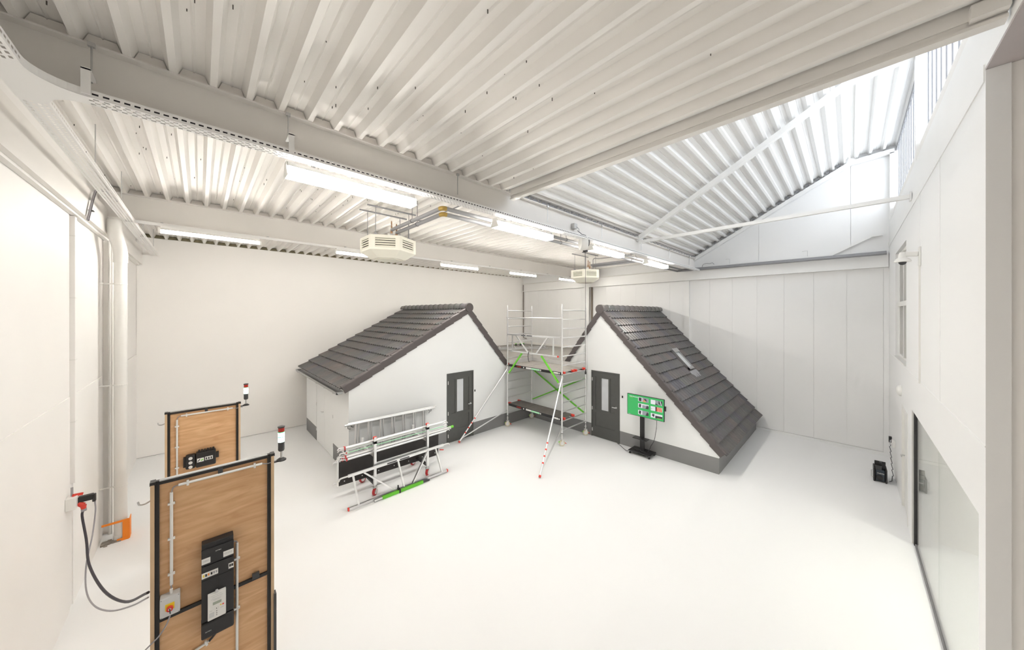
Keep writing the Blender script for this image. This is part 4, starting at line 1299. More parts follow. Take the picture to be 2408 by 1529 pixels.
for pa, pb in (((7.32, 2.52), (7.93, 1.82)), ((6.49, 2.52), (5.84, 1.80))):
    b = MB().bar((SX0 - 0.04, *pa), (SX0 - 0.03, *pb), 0.04, 0.045, up=(1, 0, 0)).build('stay', 'green', st)
    MB().bar((SX0 - 0.03, *pb), (SX0 - 0.02, pb[0] + (0.04 if pb[0] > 7 else -0.04), pb[1] - 0.05), 0.05, 0.04, up=(1, 0, 0)).build('claw', 'alu_matt', b)
for pa, pb in (((7.98, 1.77), (5.80, 0.67)), ((8.00, 0.70), (5.78, 1.77))):
    b = MB().bar((SX1 + 0.03, *pa), (SX1 + 0.03, *pb), 0.035, 0.045, up=(1, 0, 0)).build('cross_brace', 'green', st)
    for q in (pa, pb):
        MB().bar((SX1 + 0.03, q[0] + (0.05 if q[0] > 7 else -0.05), q[1]), (SX1 + 0.03, q[0], q[1]), 0.04, 0.05).build('claw', 'alu_matt', b)
MB().tube([(SX1, SY1, 0.47), (SX1, SY0, 0.47)], 0.018, 10).build('base_rail', 'alu', st, smooth=True)
# stabiliser legs
for (px_, py_), top, foot, low in (((SX0, SY1), 1.95, (5.48, 7.95, 0.035), 0.55), ((SX0, SY0), 1.95, (5.66, 4.97, 0.035), 0.52)):
    a, b = Vector((px_, py_, top)), Vector(foot)
    s = MB().cyl(a, b, 0.022, n=10).build('stabiliser', 'alu', st, smooth=True)
    q = a.lerp(b, 0.955)
    MB().cyl((px_, py_, low), q, 0.018, n=10).build('strut', 'alu', s, smooth=True)
    d = (b - a).normalized()
    MB().cyl(b - d * 0.03, b + d * 0.012, 0.030, n=10).build('rubber_foot', 'red', s, smooth=True)
    for t_ in (0.70, 0.76, 0.82, 0.88):
        c_ = a.lerp(b, t_)
        MB().cyl(c_, c_ + d * 0.04, 0.0232, n=10).build('reflective_band', 'red', s, smooth=True)
    MB().lathe((px_, py_, top), [(0.026, -0.04), (0.036, -0.035), (0.036, 0.035), (0.026, 0.04)], 12).build('clamp', 'alu_matt', s)
    MB().lathe((px_, py_, low), [(0.026, -0.03), (0.034, -0.028), (0.034, 0.028), (0.026, 0.03)], 12).build('clamp', 'alu_matt', s)

# ================================================================== TROLLEY OF SCAFFOLD PARTS BY THE LEFT HOUSE
tl = thing('storage_trolley', 'aluminium storage trolley on red castors in front of the left house', 'trolley', (3.25, 7.1, 0))
for x in (2.64, 3.86):
    po_ = MB().bar((x, 6.90, 0.22), (x, 6.90, 1.22), 0.06, 0.05).build('post', 'alu', tl)
    MB().box(x - 0.034, x + 0.034, 6.87, 6.93, 1.08, 1.13).build('rubber_block', 'black', po_)
    MB().box(x - 0.031, x + 0.031, 6.872, 6.928, 1.18, 1.222).build('end_cap', 'red', po_)
    MB().bar((x, 6.92, 0.24), (x, 7.40, 0.24), 0.05, 0.05).build('base_arm', 'black', tl)
    MB().bar((x, 7.44, 0.24), (x, 7.62, 0.24), 0.05, 0.05).build('base_arm', 'black', tl)
    MB().bar((x, 7.62, 0.22), (x, 7.62, 1.0), 0.05, 0.05).build('post', 'alu_matt', tl)
    MB().bar((x, 6.92, 0.82), (x, 7.60, 0.82), 0.04, 0.05).build('carry_arm', 'alu_matt', tl)
    castor(tl, x, 6.90, 0.7, 'redwheel', brake=False, r=0.075, top=0.24)
    castor(tl, x, 7.62, 0.3, 'redwheel', brake=False, r=0.075, top=0.24)
MB().bar((2.64, 6.895, 0.65), (3.86, 6.895, 0.65), 0.04, 0.05).build('cross_rail', 'alu', tl)
pp = thing('platform_board', 'dark brown plywood scaffold platform standing on edge on the trolley', 'board', (3.3, 7.45, 0.12))
MB().bar((2.085, 7.42, 0.49), (4.46, 7.42, 0.44), 0.022, 0.60).build('ply_sheet', 'ply_dark', pp)
MB().bar((2.06, 7.42, 0.49), (2.085, 7.42, 0.49), 0.05, 0.60).build('end_frame', 'alu', pp)
MB().bar((2.085, 7.45, 0.77), (4.46, 7.45, 0.72), 0.04, 0.05).build('side_rail', 'alu', pp)
for k in range(7):
    x = 2.2 + k * 0.36
    MB().lathe((x, 7.407, 0.265 - 0.02 * (x - 2.085)), [(0.012, 0), (0.012, 0.004)], 8, axis=(0, -1, 0)).build('bolt', 'alu', pp)
MB().cable([(2.06, 7.42, 0.70), (1.99, 7.42, 0.70), (1.97, 7.42, 0.66)], 0.012, 6).build('hook', 'alu', pp, smooth=True)
MB().cable([(2.06, 7.42, 0.27), (1.99, 7.42, 0.27), (1.97, 7.42, 0.23)], 0.012, 6).build('hook', 'alu', pp, smooth=True)
# poles laid on the trolley arms
def pole(y, z, x0, x1, m, label, claw=True, sq=False, r=0.025):
    t = thing('scaffold_pole', label, 'pole', (x0, y, z - r), 'loose scaffold poles on the trolley')
    (MB().bar((x0, y, z), (x1, y, z), 2 * r, 2 * r) if sq else MB().cyl((x0, y, z), (x1, y, z), r, n=12)).build('pole_body', m, t, smooth=not sq)
    for x, s in ((x0, -1), (x1, 1)):
        MB().cable([(x, y, z), (x + s * 0.04, y, z + 0.012), (x + s * 0.09, y, z + 0.016), (x + s * 0.11, y, z - 0.012)], 0.013, 8).build('claw', 'alu_matt', t, smooth=True)
    MB().box(x0 + 0.005, x0 + 0.03, y - r - 0.002, y + r + 0.002, z - r - 0.002, z + r + 0.002).build('end_ring', 'charcoal' if 'black' in label else 'redwheel', t)
    return t
pole(7.00, 0.875, 2.10, 4.42, 'alu', 'lowest front white aluminium pole on the trolley')
pole(7.06, 0.872, 2.04, 4.50, 'alu', 'white aluminium pole just behind the lowest front pole')
pole(7.00, 0.93, 2.08, 4.46, 'alu_matt', 'matt aluminium pole stacked on the lowest front pole')
gp_ = pole(7.12, 0.885, 2.10, 4.56, 'alu', 'pole whose bright green end sticks out in front of the house door')
MB().cyl((4.56, 7.12, 0.885), (4.72, 7.12, 0.885), 0.032, n=12).build('green_sleeve', 'green', gp_, smooth=True)
pole(6.99, 1.115, 2.06, 4.32, 'alu', 'topmost long white pole across the trolley posts', r=0.028)
pole(7.05, 1.05, 2.08, 4.40, 'alu', 'white pole with a black rubber end below the topmost pole', r=0.024)
pole(7.01, 1.00, 2.10, 4.36, 'mint', 'thin pale green pole under the two top poles', r=0.009)
# guard frame leaning on the trolley
gl_ = thing('guard_frame', 'aluminium guard frame with green stay leaning on the front of the trolley', 'frame', (3.2, 6.75, 0))
def gp(x, z):
    return (x, 6.69 + 0.20 * z, z)
MB().bar(gp(2.09, 0.615), gp(4.24, 0.63), 0.035, 0.05).build('top_rail', 'alu', gl_)
MB().bar(gp(2.07, 0.028), gp(4.26, 0.045), 0.04, 0.05).build('bottom_rail', 'alu', gl_)
for a, b in (((2.18, 0.60), (2.25, 0.04)), ((3.10, 0.61), (3.19, 0.04)), ((4.02, 0.615), (4.13, 0.05)), ((2.38, 0.60), (3.00, 0.04)), ((3.82, 0.615), (3.38, 0.04))):
    MB().bar(gp(*a), gp(*b), 0.03, 0.045, up=(0, 1, 0)).build('upright', 'alu', gl_)
for x, z in ((2.06, 0.028), (4.27, 0.045)):
    MB().box(x - 0.012, x + 0.012, 6.67, 6.72, z - 0.026, z + 0.026).build('end_cap', 'red', gl_)
for x, z, s in ((2.09, 0.615, -1), (4.24, 0.63, 1)):
    y = gp(x, z)[1]
    MB().cable([(x, y, z), (x + s * 0.10, y, z), (x + s * 0.15, y, z - 0.01), (x + s * 0.17, y, z - 0.05)], 0.016, 8).build('claw', 'alu_matt', gl_, smooth=True)
for x0, x1 in ((2.86, 3.07), (3.14, 3.36)):
    MB().box(x0, x1, gp(0, 0.62)[1] - 0.0185, gp(0, 0.62)[1] - 0.0175, 0.606, 0.632).build('sticker', 'charcoal', gl_)
gs = MB().bar((2.69, 6.635, 0.030), (3.60, 6.635, 0.033), 0.045, 0.055).build('stay', 'green', gl_)
MB().cable([(2.69, 6.635, 0.03), (2.60, 6.635, 0.03), (2.53, 6.635, 0.022)], 0.02, 8).build('claw', 'alu_matt', gs, smooth=True)
MB().cable([(3.60, 6.635, 0.033), (3.68, 6.635, 0.03), (3.76, 6.635, 0.024)], 0.02, 8).build('claw', 'charcoal', gs, smooth=True)
MB().box(3.04, 3.075, 6.605, 6.72, -0.0, 0.075).box(3.02, 3.04, 6.63, 6.66, 0.07, 0.16).build('strap', 'black', gl_)
MB().tube([(4.13, 6.80, 0.55), (4.22, 6.77, 0.53)], 0.012, 6).build('locking_pin', 'red', gl_, smooth=True)
# ladder frames leaning on the house
for i, (dy, dx, l) in enumerate(((0.0, 0.0, 'front aluminium ladder frame lying sideways against the white house gable'), (0.09, 0.10, 'rear aluminium ladder frame stacked against the white house gable'))):
    lf_ = thing('ladder_frame', l, 'frame', (3.4, 7.95, 0), 'ladder frames leaning on the gable')
    y = 7.92 + dy
    fr2 = lambda x, z: (x + dx, y + 0.06 * z, z)
    MB().cyl(fr2(2.37, 1.24), fr2(4.58, 1.20), 0.026, n=12).build('post', 'alu', lf_, smooth=True)
    MB().cyl(fr2(2.37, 0.05), fr2(4.58, 0.05), 0.026, n=12).build('post', 'alu', lf_, smooth=True)
    for k in range(7):
        x = 2.62 + 0.288 * k
        MB().cyl(fr2(x, 1.22), fr2(x - 0.03, 0.05), 0.022, n=10).build('rung', 'alu', lf_, smooth=True)
    MB().cyl(fr2(4.58, 1.20), fr2(4.70, 1.198), 0.018, n=10).build('spigot', 'alu_matt', lf_, smooth=True)
    MB().cable([fr2(2.45, 1.21), fr2(2.45, 1.16), fr2(2.50, 1.14)], 0.008, 6).build('locking_clip', 'charcoal', lf_, smooth=True)
    MB().cable([fr2(4.52, 1.18), fr2(4.53, 1.12), fr2(4.51, 1.08)], 0.008, 6).build('locking_clip', 'charcoal', lf_, smooth=True)

# ================================================================== SCREEN ON ITS STAND
TX = 8.42
ts = thing('screen_stand', 'black rolling screen stand with shelf in front of the right house', 'stand', (8.62, 3.9, 0))
MB().box(8.42, 8.80, 3.60, 4.20, 0.075, 0.10).build('base_plate', 'black', ts, bevel=0.008)
for x, y in ((8.45, 3.64), (8.45, 4.16), (8.77, 3.64), (8.77, 4.16)):
    cw = MB().lathe((x, y, 0.032), [(0.012, -0.014), (0.032, -0.012), (0.032, 0.012), (0.012, 0.014)], 12, axis=(0.3, 1, 0)).build('castor', 'black_soft', ts, smooth=True)
    MB().cyl((x, y, 0.03), (x, y, 0.078), 0.014, n=8).build('castor_stem', 'steel_bare', cw)
MB().box(8.615, 8.665, 3.85, 3.96, 0.10, 1.55).build('column', 'black', ts)
MB().box(8.46, 8.66, 3.72, 4.10, 0.43, 0.45).build('shelf', 'black', ts, bevel=0.005)
MB().box(8.462, 8.61, 3.78, 4.02, 1.2, 1.45).build('screen_mount', 'black', ts)
MB().cable([(8.60, 4.02, 0.11), (8.56, 4.10, 0.13), (8.52, 4.02, 0.12), (8.55, 3.92, 0.14), (8.50, 3.86, 0.12), (8.58, 3.80, 0.11)], 0.012, 6).build('coiled_cable', 'black_soft', ts, smooth=True)
tv = thing('flat_screen', 'wide flat screen showing a green slide with product pictures', 'screen', (TX, 3.7, 1.07))
TY0, TY1, TZa, TZb = 4.225, 3.245, 1.07, 1.635     # left edge, right edge, bottom, top as seen
MB().box(TX, TX + 0.04, TY1, TY0, TZa, TZb).build('casing', 'black', tv, bevel=0.004)
MB().box(TX + 0.02, TX + 0.05, TY1 - 0.03, TY1, 1.34, 1.46).build('dongle', 'black', tv)
q = lambda a, b: (TY0 + (TY1 - TY0) * a, TZa + (TZb - TZa) * b)
def scr(name, a0, a1, b0, b1, m, lift, par):
    (y0, z0), (y1, z1) = q(a0, b0), q(a1, b1)
    return MB().box(TX - 0.001 - lift, TX - lift, min(y0, y1), max(y0, y1), z0, z1).build(name, m, par)
so = scr('display', 0.012, 0.988, 0.02, 0.98, 'scr_green', 0.0, tv)
def tri(name, pts, m, lift):
    vs = [(TX - lift, *q(a, b)) for a, b in pts]
    MB().add(vs, [tuple(range(len(vs)))]).build(name, m, so)
pics = [(0.315, 0.60, 0.715, 0.915), (0.315, 0.60, 0.42, 0.62), (0.315, 0.60, 0.105, 0.305), (0.655, 0.955, 0.70, 0.90), (0.655, 0.955, 0.405, 0.605), (0.655, 0.955, 0.09, 0.29)]
for k, (a0, a1, b0, b1) in enumerate(pics):
    w_, h_ = a1 - a0, b1 - b0
    scr('picture_card', a0, a1, b0, b1, 'scr_white', 0.0012, so)
    ax = a0 + w_ * 0.40
    if k == 0:
        scr('picture', a0 + w_ * .06, a0 + w_ * .33, b0 + h_ * .08, b0 + h_ * .90, 'scr_dark', 0.0024, so)
        scr('picture', ax, a1, b0, b1, 'scr_grey', 0.0024, so)
        tri('picture', [(ax + .01, b0), (ax + .10, b0 + h_ * .02), (ax + .09, b0 + h_ * .5), (ax + .04, b0 + h_ * .6)], 'scr_skin', 0.0036)
        tri('picture', [(ax + .05, b0 + h_ * .5), (ax + .12, b0 + h_ * .2), (ax + .11, b0 + h_ * .7), (ax + .06, b0 + h_ * .9)], 'scr_dark', 0.0048)
    elif k in (1, 2):
        tri('picture', [(a0 + .015, b0 + h_ * .2), (a0 + .07, b0 + h_ * .05), (a0 + .085, b0 + h_ * .8), (a0 + .03, b0 + h_ * .95)], 'scr_dark', 0.0024)
        scr('picture', ax, a1, b0, b0 + h_ * (.75 if k == 1 else 1.0), 'scr_grey', 0.0024, so)
        tri('picture', [(a1 - .085, b0), (a1, b0), (a1, b0 + h_ * .6), (a1 - .04, b0 + h_ * .9)], 'scr_dark', 0.0036)
    elif k == 3:
        scr('picture', ax, a1, b0, b1, 'scr_grey', 0.0024, so)
        tri('picture', [(a1 - .10, b0 + h_ * .35), (a1 - .015, b0), (a1, b0), (a1, b1), (a1 - .09, b1)], 'scr_dark', 0.0036)
        tri('picture', [(a1 - .03, b0), (a1 - .01, b0), (a1 - .05, b1), (a1 - .07, b1)], 'scr_white', 0.0048)
        tri('picture', [(ax, b0), (a1 - .10, b0), (ax + .03, b0 + h_ * .3), (ax, b0 + h_ * .3)], 'scr_dark', 0.0036)
    elif k == 4:
        scr('picture', ax, ax + .035, b0, b1, 'scr_dark', 0.0024, so)
        for j in range(3):
            tri('picture', [(ax + .035 + .048 * j, b0 + .02), (ax + .075 + .048 * j, b0), (ax + .060 + .048 * j, b1), (ax + .030 + .048 * j, b1)], 'scr_orange', 0.0024)
        tri('picture', [(a0 + .01, b0 + h_ * .32), (a0 + .03, b0 + h_ * .32), (a0 + .03, b0 + h_ * .5), (a0 + .01, b0 + h_ * .5)], 'scr_grey', 0.0024)
        tri('picture', [(a0 + .03, b0 + h_ * .42), (a0 + .11, b0 + h_ * .72), (a0 + .03, b0 + h_ * .46)], 'scr_grey', 0.0036)
    else:
        tri('picture', [(a0 + .03, b0 + h_ * .5), (a0 + .08, b0 + h_ * .15), (a0 + .105, b0 + h_ * .75), (a0 + .055, b0 + h_ * .95)], 'scr_dark', 0.0024)
        scr('picture', ax, a1, b0 + h_ * .55, b1, 'scr_white', 0.0024, so)
        scr('picture', ax, a1, b0, b0 + h_ * .6, 'scr_dark', 0.0036, so)
        scr('picture', ax + .05, a1 - .01, b0, b0 + h_ * .12, 'scr_lime', 0.0048, so)
a = 0.075
for wl_ in (.018, .016, .018, .014, .0, .020, .012, .016, .014, .014, .016, .014, .012, .014):
    if wl_:
        scr('title_letter', a, a + wl_ * .72, 0.865, 0.900 + (0.015 if wl_ > .017 else 0), 'scr_white', 0.0012, so)
    a += wl_ + (.002 if wl_ else .010)
scr('subtitle', 0.065, 0.175, 0.825, 0.845, 'scr_lime', 0.0012, so)
scr('logo', 0.178, 0.200, 0.818, 0.838, 'scr_dark', 0.0012, so)
scr('footer', 0.03, 0.11, 0.035, 0.045, 'scr_white', 0.0012, so)
tag(MB().cable([(TX + 0.03, 3.44, 1.07), (8.50, 3.47, 0.85), (8.56, 3.55, 0.5), (8.62, 3.66, 0.3), (8.66, 3.70, 0.22), (8.62, 3.72, 0.16), (8.60, 3.74, 0.115)], 0.006, 6).build('screen_cable', 'cable_black', smooth=True), 'thin black cable hanging from the screen to its stand', 'cable')
tag(MB().cable([(8.50, 4.15, 0.115), (8.48, 4.26, 0.03), (8.60, 4.42, 0.008), (8.74, 4.60, 0.008), (8.80, 4.72, 0.008)], 0.007, 6).build('floor_cable', 'cable_black', smooth=True), 'black cable on the floor from the screen stand to the house door', 'cable')

# ================================================================== JOBSITE RADIO
rd = thing('jobsite_radio', 'dark blue and black jobsite radio on the floor by the front wall', 'radio', (11.2, -0.45, 0))
RX0, RX1, RY0, RY1 = 11.06, 11.36, -0.57, -0.36
MB().box(RX0, RX1, RY0 + 0.03, RY1 - 0.03, 0.02, 0.27).build('body', 'navy', rd, bevel=0.02)
for y in (RY1 - 0.03, RY0 + 0.0):
    MB().box(RX0 - 0.02, RX1 + 0.02, y, y + 0.03, 0.0, 0.30).build('bumper', 'black', rd, bevel=0.012)
MB().box(RX0 - 0.01, RX0, RY0 + 0.05, RY1 - 0.06, 0.05, 0.22).build('end_panel', 'navy', rd)
MB().lathe((RX0 - 0.01, (RY0 + RY1) / 2 + 0.01, 0.105), [(0.058, 0), (0.055, 0.012), (0.03, 0.016), (0.018, 0.02)], 18, axis=(-1, 0, 0)).build('speaker', 'black', rd, smooth=True)
text('makita', 'lettering', 'white_print', rd, (RX0 - 0.012, RY1 - 0.055, 0.19), (0, -1, 0), (0, 0, 1), 0.042)
MB().box(RX0 + 0.10, RX0 + 0.13, RY0 + 0.02, RY1 - 0.02, 0.26, 0.44).build('handle_post', 'black', rd, bevel=0.006)
MB().box(RX0 + 0.02, RX0 + 0.05, RY0 + 0.08, RY1 - 0.03, 0.26, 0.36).build('handle_post', 'charcoal', rd, bevel=0.006)
MB().box(RX0 + 0.02, RX0 + 0.13, RY0 + 0.08, RY0 + 0.12, 0.40, 0.44).build('handle_grip', 'black', rd, bevel=0.006)
MB().box(RX0 + 0.04, RX1 - 0.04, RY1 - 0.004, RY1 + 0.008, 0.06, 0.25).build('front_grille', 'grey_plastic', rd)
MB().tube([(RX0 + 0.05, RY1, 0.24), (RX0 + 0.05, RY1 + 0.03, 0.22), (RX0 + 0.05, RY1 + 0.03, 0.08), (RX0 + 0.05, RY1, 0.06)], 0.008, 6).build('roll_bar', 'grey_plastic', rd, smooth=True)

# ================================================================== PLYWOOD METER PANELS
# the stands are drawn up at a design size (top at 2.0) and built at 2.3 m tall, 0.87 m wide
KP = 1.5 / 1.8
FZ = 2.0 - 2.3 / KP            # floor level in design units
def set_design(y):
    o, n = Vector((0, y, 2.0)), Vector((0, y * KP, 2.3))
    MB.G = (lambda p: n + (Vector(p) - o) * KP) if y else None
def panel_stand(y, x0, x1, label):
    p = thing('panel_stand', label, 'stand', ((x0 + x1) / 2, y, FZ))
    W = x1 - x0
    MB().box(x0 + 0.05, x1 - 0.05, y + 0.02, y + 0.038, FZ + 0.1, 1.95).build('plywood_sheet', 'plywood', p)
    for x in (x0 + 0.030, x1 - 0.065):
        MB().box(x, x + 0.035, y - 0.005, y + 0.045, FZ, 1.985).build('steel_post', 'black_steel', p)
    for z in (1.955, 0.456):
        MB().box(x0 + 0.065, x1 - 0.065, y - 0.002, y + 0.02, z - 0.015, z + 0.025).build('steel_rail', 'black_steel', p)
    MB().box(x0 + 0.065, x1 - 0.065, y - 0.004, y + 0.05, 1.975, 1.985).build('top_cap', 'zinc', p)
    for x in (x0 + 0.03, x1 - 0.07):
        MB().box(x, x + 0.04, y - 0.22, y + 0.26, FZ, FZ + 0.03).build('foot_bar', 'black_steel', p)
    for x in (x0, x1 - 0.03):
        bt = MB().box(x, x + 0.03, y - 0.035, y + 0.055, FZ + 0.04, 1.96).build('batten', 'batten', p)
        MB().box(x - 0.004, x + 0.038, y - 0.03, y + 0.058, 1.955, 1.99).build('end_cap', 'black_steel', bt)
    MB().box(x0 + W * .50, x0 + W * .54, y - 0.008, y + 0.0, 1.885, 1.965).build('hinge_plate', 'charcoal', p)
    MB().box(x1 - 0.22, x1 - 0.15, y - 0.035, y - 0.002, 0.475, 0.54).build('latch', 'charcoal', p)
    MB().box(x1 - 0.004, x1 + 0.022, y - 0.06, y + 0.02, FZ + 0.1, 0.185).build('door_pull', 'charcoal', p)
    MB().cable([(x0, y + 0.02, 1.785), (x0 - 0.04, y + 0.0, 1.775), (x0 - 0.075, y - 0.03, 1.79), (x0 - 0.085, y - 0.04, 1.83)], 0.008, 8).build('hook', 'steel_bare', p, smooth=True)
    # conduits on the face
    def conduit(a, b, r=0.014):
        c_ = MB().cyl(a, b, r, n=10).build('conduit', 'light_plastic', p, smooth=True)
        a, b = Vector(a), Vector(b)
        for t_ in (0.12, 0.5, 0.88) if abs((b - a).z) > 0.1 else (0.1, 0.9):
            q_ = a.lerp(b, t_)
            d = (b - a).normalized()
            s = d.cross(Vector((0, 1, 0))).normalized()
            MB().bar(q_ - s * 0.028, q_ + s * 0.028, 0.02, 0.028, up=(0, 1, 0)).build('clip', 'light_plastic', c_)
    yy = y - 0.004
    conduit((x0 + W * .195, yy, 1.888), (x1 - 0.12, yy, 1.888))
    conduit((x0 + W * .145, yy, 1.825), (x0 + W * .145, yy, 0.805))
    MB().cable([(x0 + W * .195, yy, 1.888), (x0 + W * .16, yy + 0.01, 1.872), (x0 + W * .145, yy, 1.825)], 0.006, 6).build('wire', 'cable_grey', p, smooth=True)
    MB().cable([(x1 - 0.12, yy, 1.888), (x1 - 0.07, yy - 0.01, 1.875), (x1 - 0.01, yy - 0.01, 1.88), (x1 + 0.04, y, 1.875)], 0.006, 6).build('wire', 'cable_grey', p, smooth=True)
    return p, conduit

def beacon(x, y, z, label):
    b = thing('signal_beacon', label, 'signal lamp', (x, y, z), 'signal beacons on the panel stands')
    MB().bar((x - 0.10, y, z), (x, y, z), 0.04, 0.014).build('bracket', 'black', b)
    MB().lathe((x, y, z), [(0.055, 0.0), (0.055, 0.012), (0.03, 0.03), (0.018, 0.035)], 18).build('base', 'black', b, smooth=True)
    MB().cyl((x, y, z + 0.0339), (x, y, z + 0.1243), 0.012).build('stem', 'steel_bare', b, smooth=True)
    MB().lathe((x, y, z + 0.1243), [(0.028, 0.0), (0.036, 0.015), (0.036, 0.115), (0.037, 0.12)], 18).build('lower_body', 'charcoal', b, smooth=True)
    MB().cyl((x, y, z + 0.2429), (x, y, z + 0.3051), 0.036, n=18).build('green_lens', 'beacon_green', b, smooth=True)
    MB().cyl((x, y, z + 0.3051), (x, y, z + 0.3141), 0.0365, n=18).build('lens_ring', 'beacon_ring', b, smooth=True)
    MB().cyl((x, y, z + 0.3141), (x, y, z + 0.3672), 0.036, n=18).build('green_lens', 'beacon_green', b, smooth=True)
    MB().cyl((x, y, z + 0.3672), (x, y, z + 0.3763), 0.0365, n=18).build('lens_ring', 'beacon_ring', b, smooth=True)
    MB().cyl((x, y, z + 0.3763), (x, y, z + 0.4294), 0.035, n=18).build('red_lens', 'beacon_red', b, smooth=True)
    MB().lathe((x, y, z + 0.4294), [(0.037, 0), (0.041, 0.01), (0.041, 0.018), (0.03, 0.022)], 18).build('cap', 'charcoal', b, smooth=True)

P1Y, P2Y = 5.20, 8.68
set_design(P1Y)
ps1, cd1 = panel_stand(P1Y, -0.385, 0.69, 'plywood panel stand nearest the camera with black steel frame and meter cabinet')
set_design(P2Y)
ps2, cd2 = panel_stand(P2Y, -0.465, 0.595, 'plywood panel stand further back with the small black battery unit')
set_design(P1Y)
beacon(0.772, P1Y, 1.868, 'lit red and green signal beacon on the nearer panel stand')
set_design(P2Y)
beacon(0.685, P2Y, 1.90, 'lit red and green signal beacon on the further panel stand')
set_design(P1Y)
cd1((0.325, P1Y - 0.004, 0.998), (0.325, P1Y - 0.004, -0.60))
MB().cable([(0.325, P1Y - 0.004, 0.998), (0.32, P1Y - 0.004, 1.02), (0.29, P1Y - 0.004, 1.03)], 0.006, 6).build('wire', 'cable_grey', ps1, smooth=True)
cd1((0.075, P1Y - 0.004, -0.03), (-0.16, P1Y - 0.004, -0.09))

# meter cabinet on the nearer panel
mc = thing('meter_cabinet', 'tall black meter cabinet with a white electricity meter on the nearer panel', 'cabinet', (0.19, P1Y, 0.7))
CX0, CX1, CY, CZ0, CZ1 = 0.012, 0.288, P1Y - 0.085, 0.085, 1.158
MB().box(CX0, CX1, CY, P1Y + 0.02, CZ0 + 0.18, CZ1).build('back_box', 'black', mc, bevel=0.006)
MB().box(CX0 - 0.002, CX1 + 0.002, CY - 0.014, CY + 0.02, 0.918, CZ1 - 0.06).build('cover_panel', 'black', mc, bevel=0.004)
MB().box(CX0 - 0.002, CX1 + 0.002, CY - 0.020, CY + 0.02, 0.758, 0.912).build('cover_panel', 'black', mc, bevel=0.004)
MB().box(CX0 - 0.002, CX1 + 0.002, CY - 0.012, CY + 0.02, 0.275, 0.752).build('meter_plate', 'black_soft', mc, bevel=0.004)
MB().box(CX0 - 0.004, CX1 + 0.004, CY - 0.030, P1Y + 0.02, CZ0, 0.265).build('terminal_cover', 'black', mc, bevel=0.014)
for k in range(7):
    MB().box(CX0 + 0.04 + k * 0.030, CX0 + 0.062 + k * 0.030, CY - 0.003, CY + 0.004, CZ1 - 0.035, CZ1 - 0.02).build('vent_slot', 'black_soft', mc)
MB().box(CX0 + 0.135, CX0 + 0.142, CY - 0.016, CY - 0.010, 0.61, 0.735).build('plate_slot', 'black_steel', mc)
for a0, a1, z0, z1 in ((0.0, 0.073, 0.94, 1.003), (0.184, 0.276, 0.94, 1.003)):
    s = MB().box(CX0 + a0, CX0 + a1, CY - 0.0165, CY - 0.012, z0, z1).build('label_strip', 'white_print', mc)
    for k in range(5):
        x = CX0 + a0 + 0.01 + k * (a1 - a0 - 0.02) / 5
        MB().box(x, x + (a1 - a0) / 9, CY - 0.0175, CY - 0.016, z0 + 0.026, z0 + 0.046).build('print_mark', 'grey_plastic', s)
s = MB().box(CX0, CX0 + 0.139, CY - 0.0235, CY - 0.018, 0.782, 0.844).build('breaker_strip', 'white_print', mc)
for dx, m_, w_ in ((0.010, 'yellow', 0.012), (0.030, 'black', 0.014), (0.052, 'orange', 0.012), (0.076, 'black', 0.014), (0.098, 'cable_grey', 0.012), (0.118, 'cable_grey', 0.012)):
    MB().box(CX0 + dx, CX0 + dx + w_, CY - 0.030 if m_ == 'black' else CY - 0.0255, CY - 0.023, 0.802, 0.826).build('switch', m_, s)
s = MB().box(CX1 - 0.046, CX1, CY - 0.0235, CY - 0.018, 0.782, 0.844).build('breaker_strip', 'white_print', mc)
for dx in (0.006, 0.026):
    MB().box(CX1 - 0.046 + dx, CX1 - 0.046 + dx + 0.015, CY - 0.030, CY - 0.023, 0.806, 0.830).build('switch', 'black', s)
text('EATON', 'lettering', 'white_print', mc, (CX0 + 0.116, CY - 0.0155, 1.042), (1, 0, 0), (0, 0, 1), 0.015)
text('EATON', 'lettering', 'grey_plastic', mc, (CX0 + 0.030, CY - 0.0315, 0.162), (1, 0, 0), (0, 0, 1), 0.015)
em = MB().box(0.062, 0.218, CY - 0.055, CY - 0.012, 0.294, 0.583).build('electricity_meter', 'white_print', mc, bevel=0.004)
MY = CY - 0.0555
MB().box(0.105, 0.178, MY - 0.001, MY + 0.002, 0.456, 0.486).build('display', 'lcd', em)
MB().lathe((0.136, MY, 0.409), [(0.018, 0), (0.015, 0.004), (0.005, 0.004)], 16, axis=(0, -1, 0)).build('optical_port', 'light_plastic', em)
MB().cyl((0.136, MY - 0.006, 0.409), (0.136, MY, 0.409), 0.005, n=8).build('port_lens', 'charcoal', em)
MB().cyl((0.193, MY - 0.003, 0.425), (0.193, MY, 0.425), 0.008, n=10).build('red_button', 'red', em)
MB().cyl((0.173, MY - 0.003, 0.427), (0.173, MY, 0.427), 0.007, n=10).build('yellow_button', 'yellow', em)
MB().box(0.075, 0.116, MY - 0.001, MY + 0.002, 0.325, 0.375).build('code_plate', 'grey_plastic', em)
for z, x0_, x1_ in ((0.560, 0.09, 0.18), (0.540, 0.10, 0.19), (0.520, 0.09, 0.18), (0.505, 0.11, 0.17), (0.395, 0.075, 0.10), (0.39, 0.17, 0.20)):
    MB().box(x0_, x1_, MY - 0.001, MY + 0.002, z, z + 0.005).build('print_line', 'grey_plastic', em)
for z in (0.375, 0.352, 0.330):
    MB().cyl((0.138, MY - 0.002, z), (0.138, MY, z), 0.004, n=8).build('meter_led', 'charcoal', em)
MB().cyl((0.138, MY, 0.592), (0.138, MY + 0.03, 0.592), 0.014, n=12).build('seal_lug', 'grey_plastic', em)
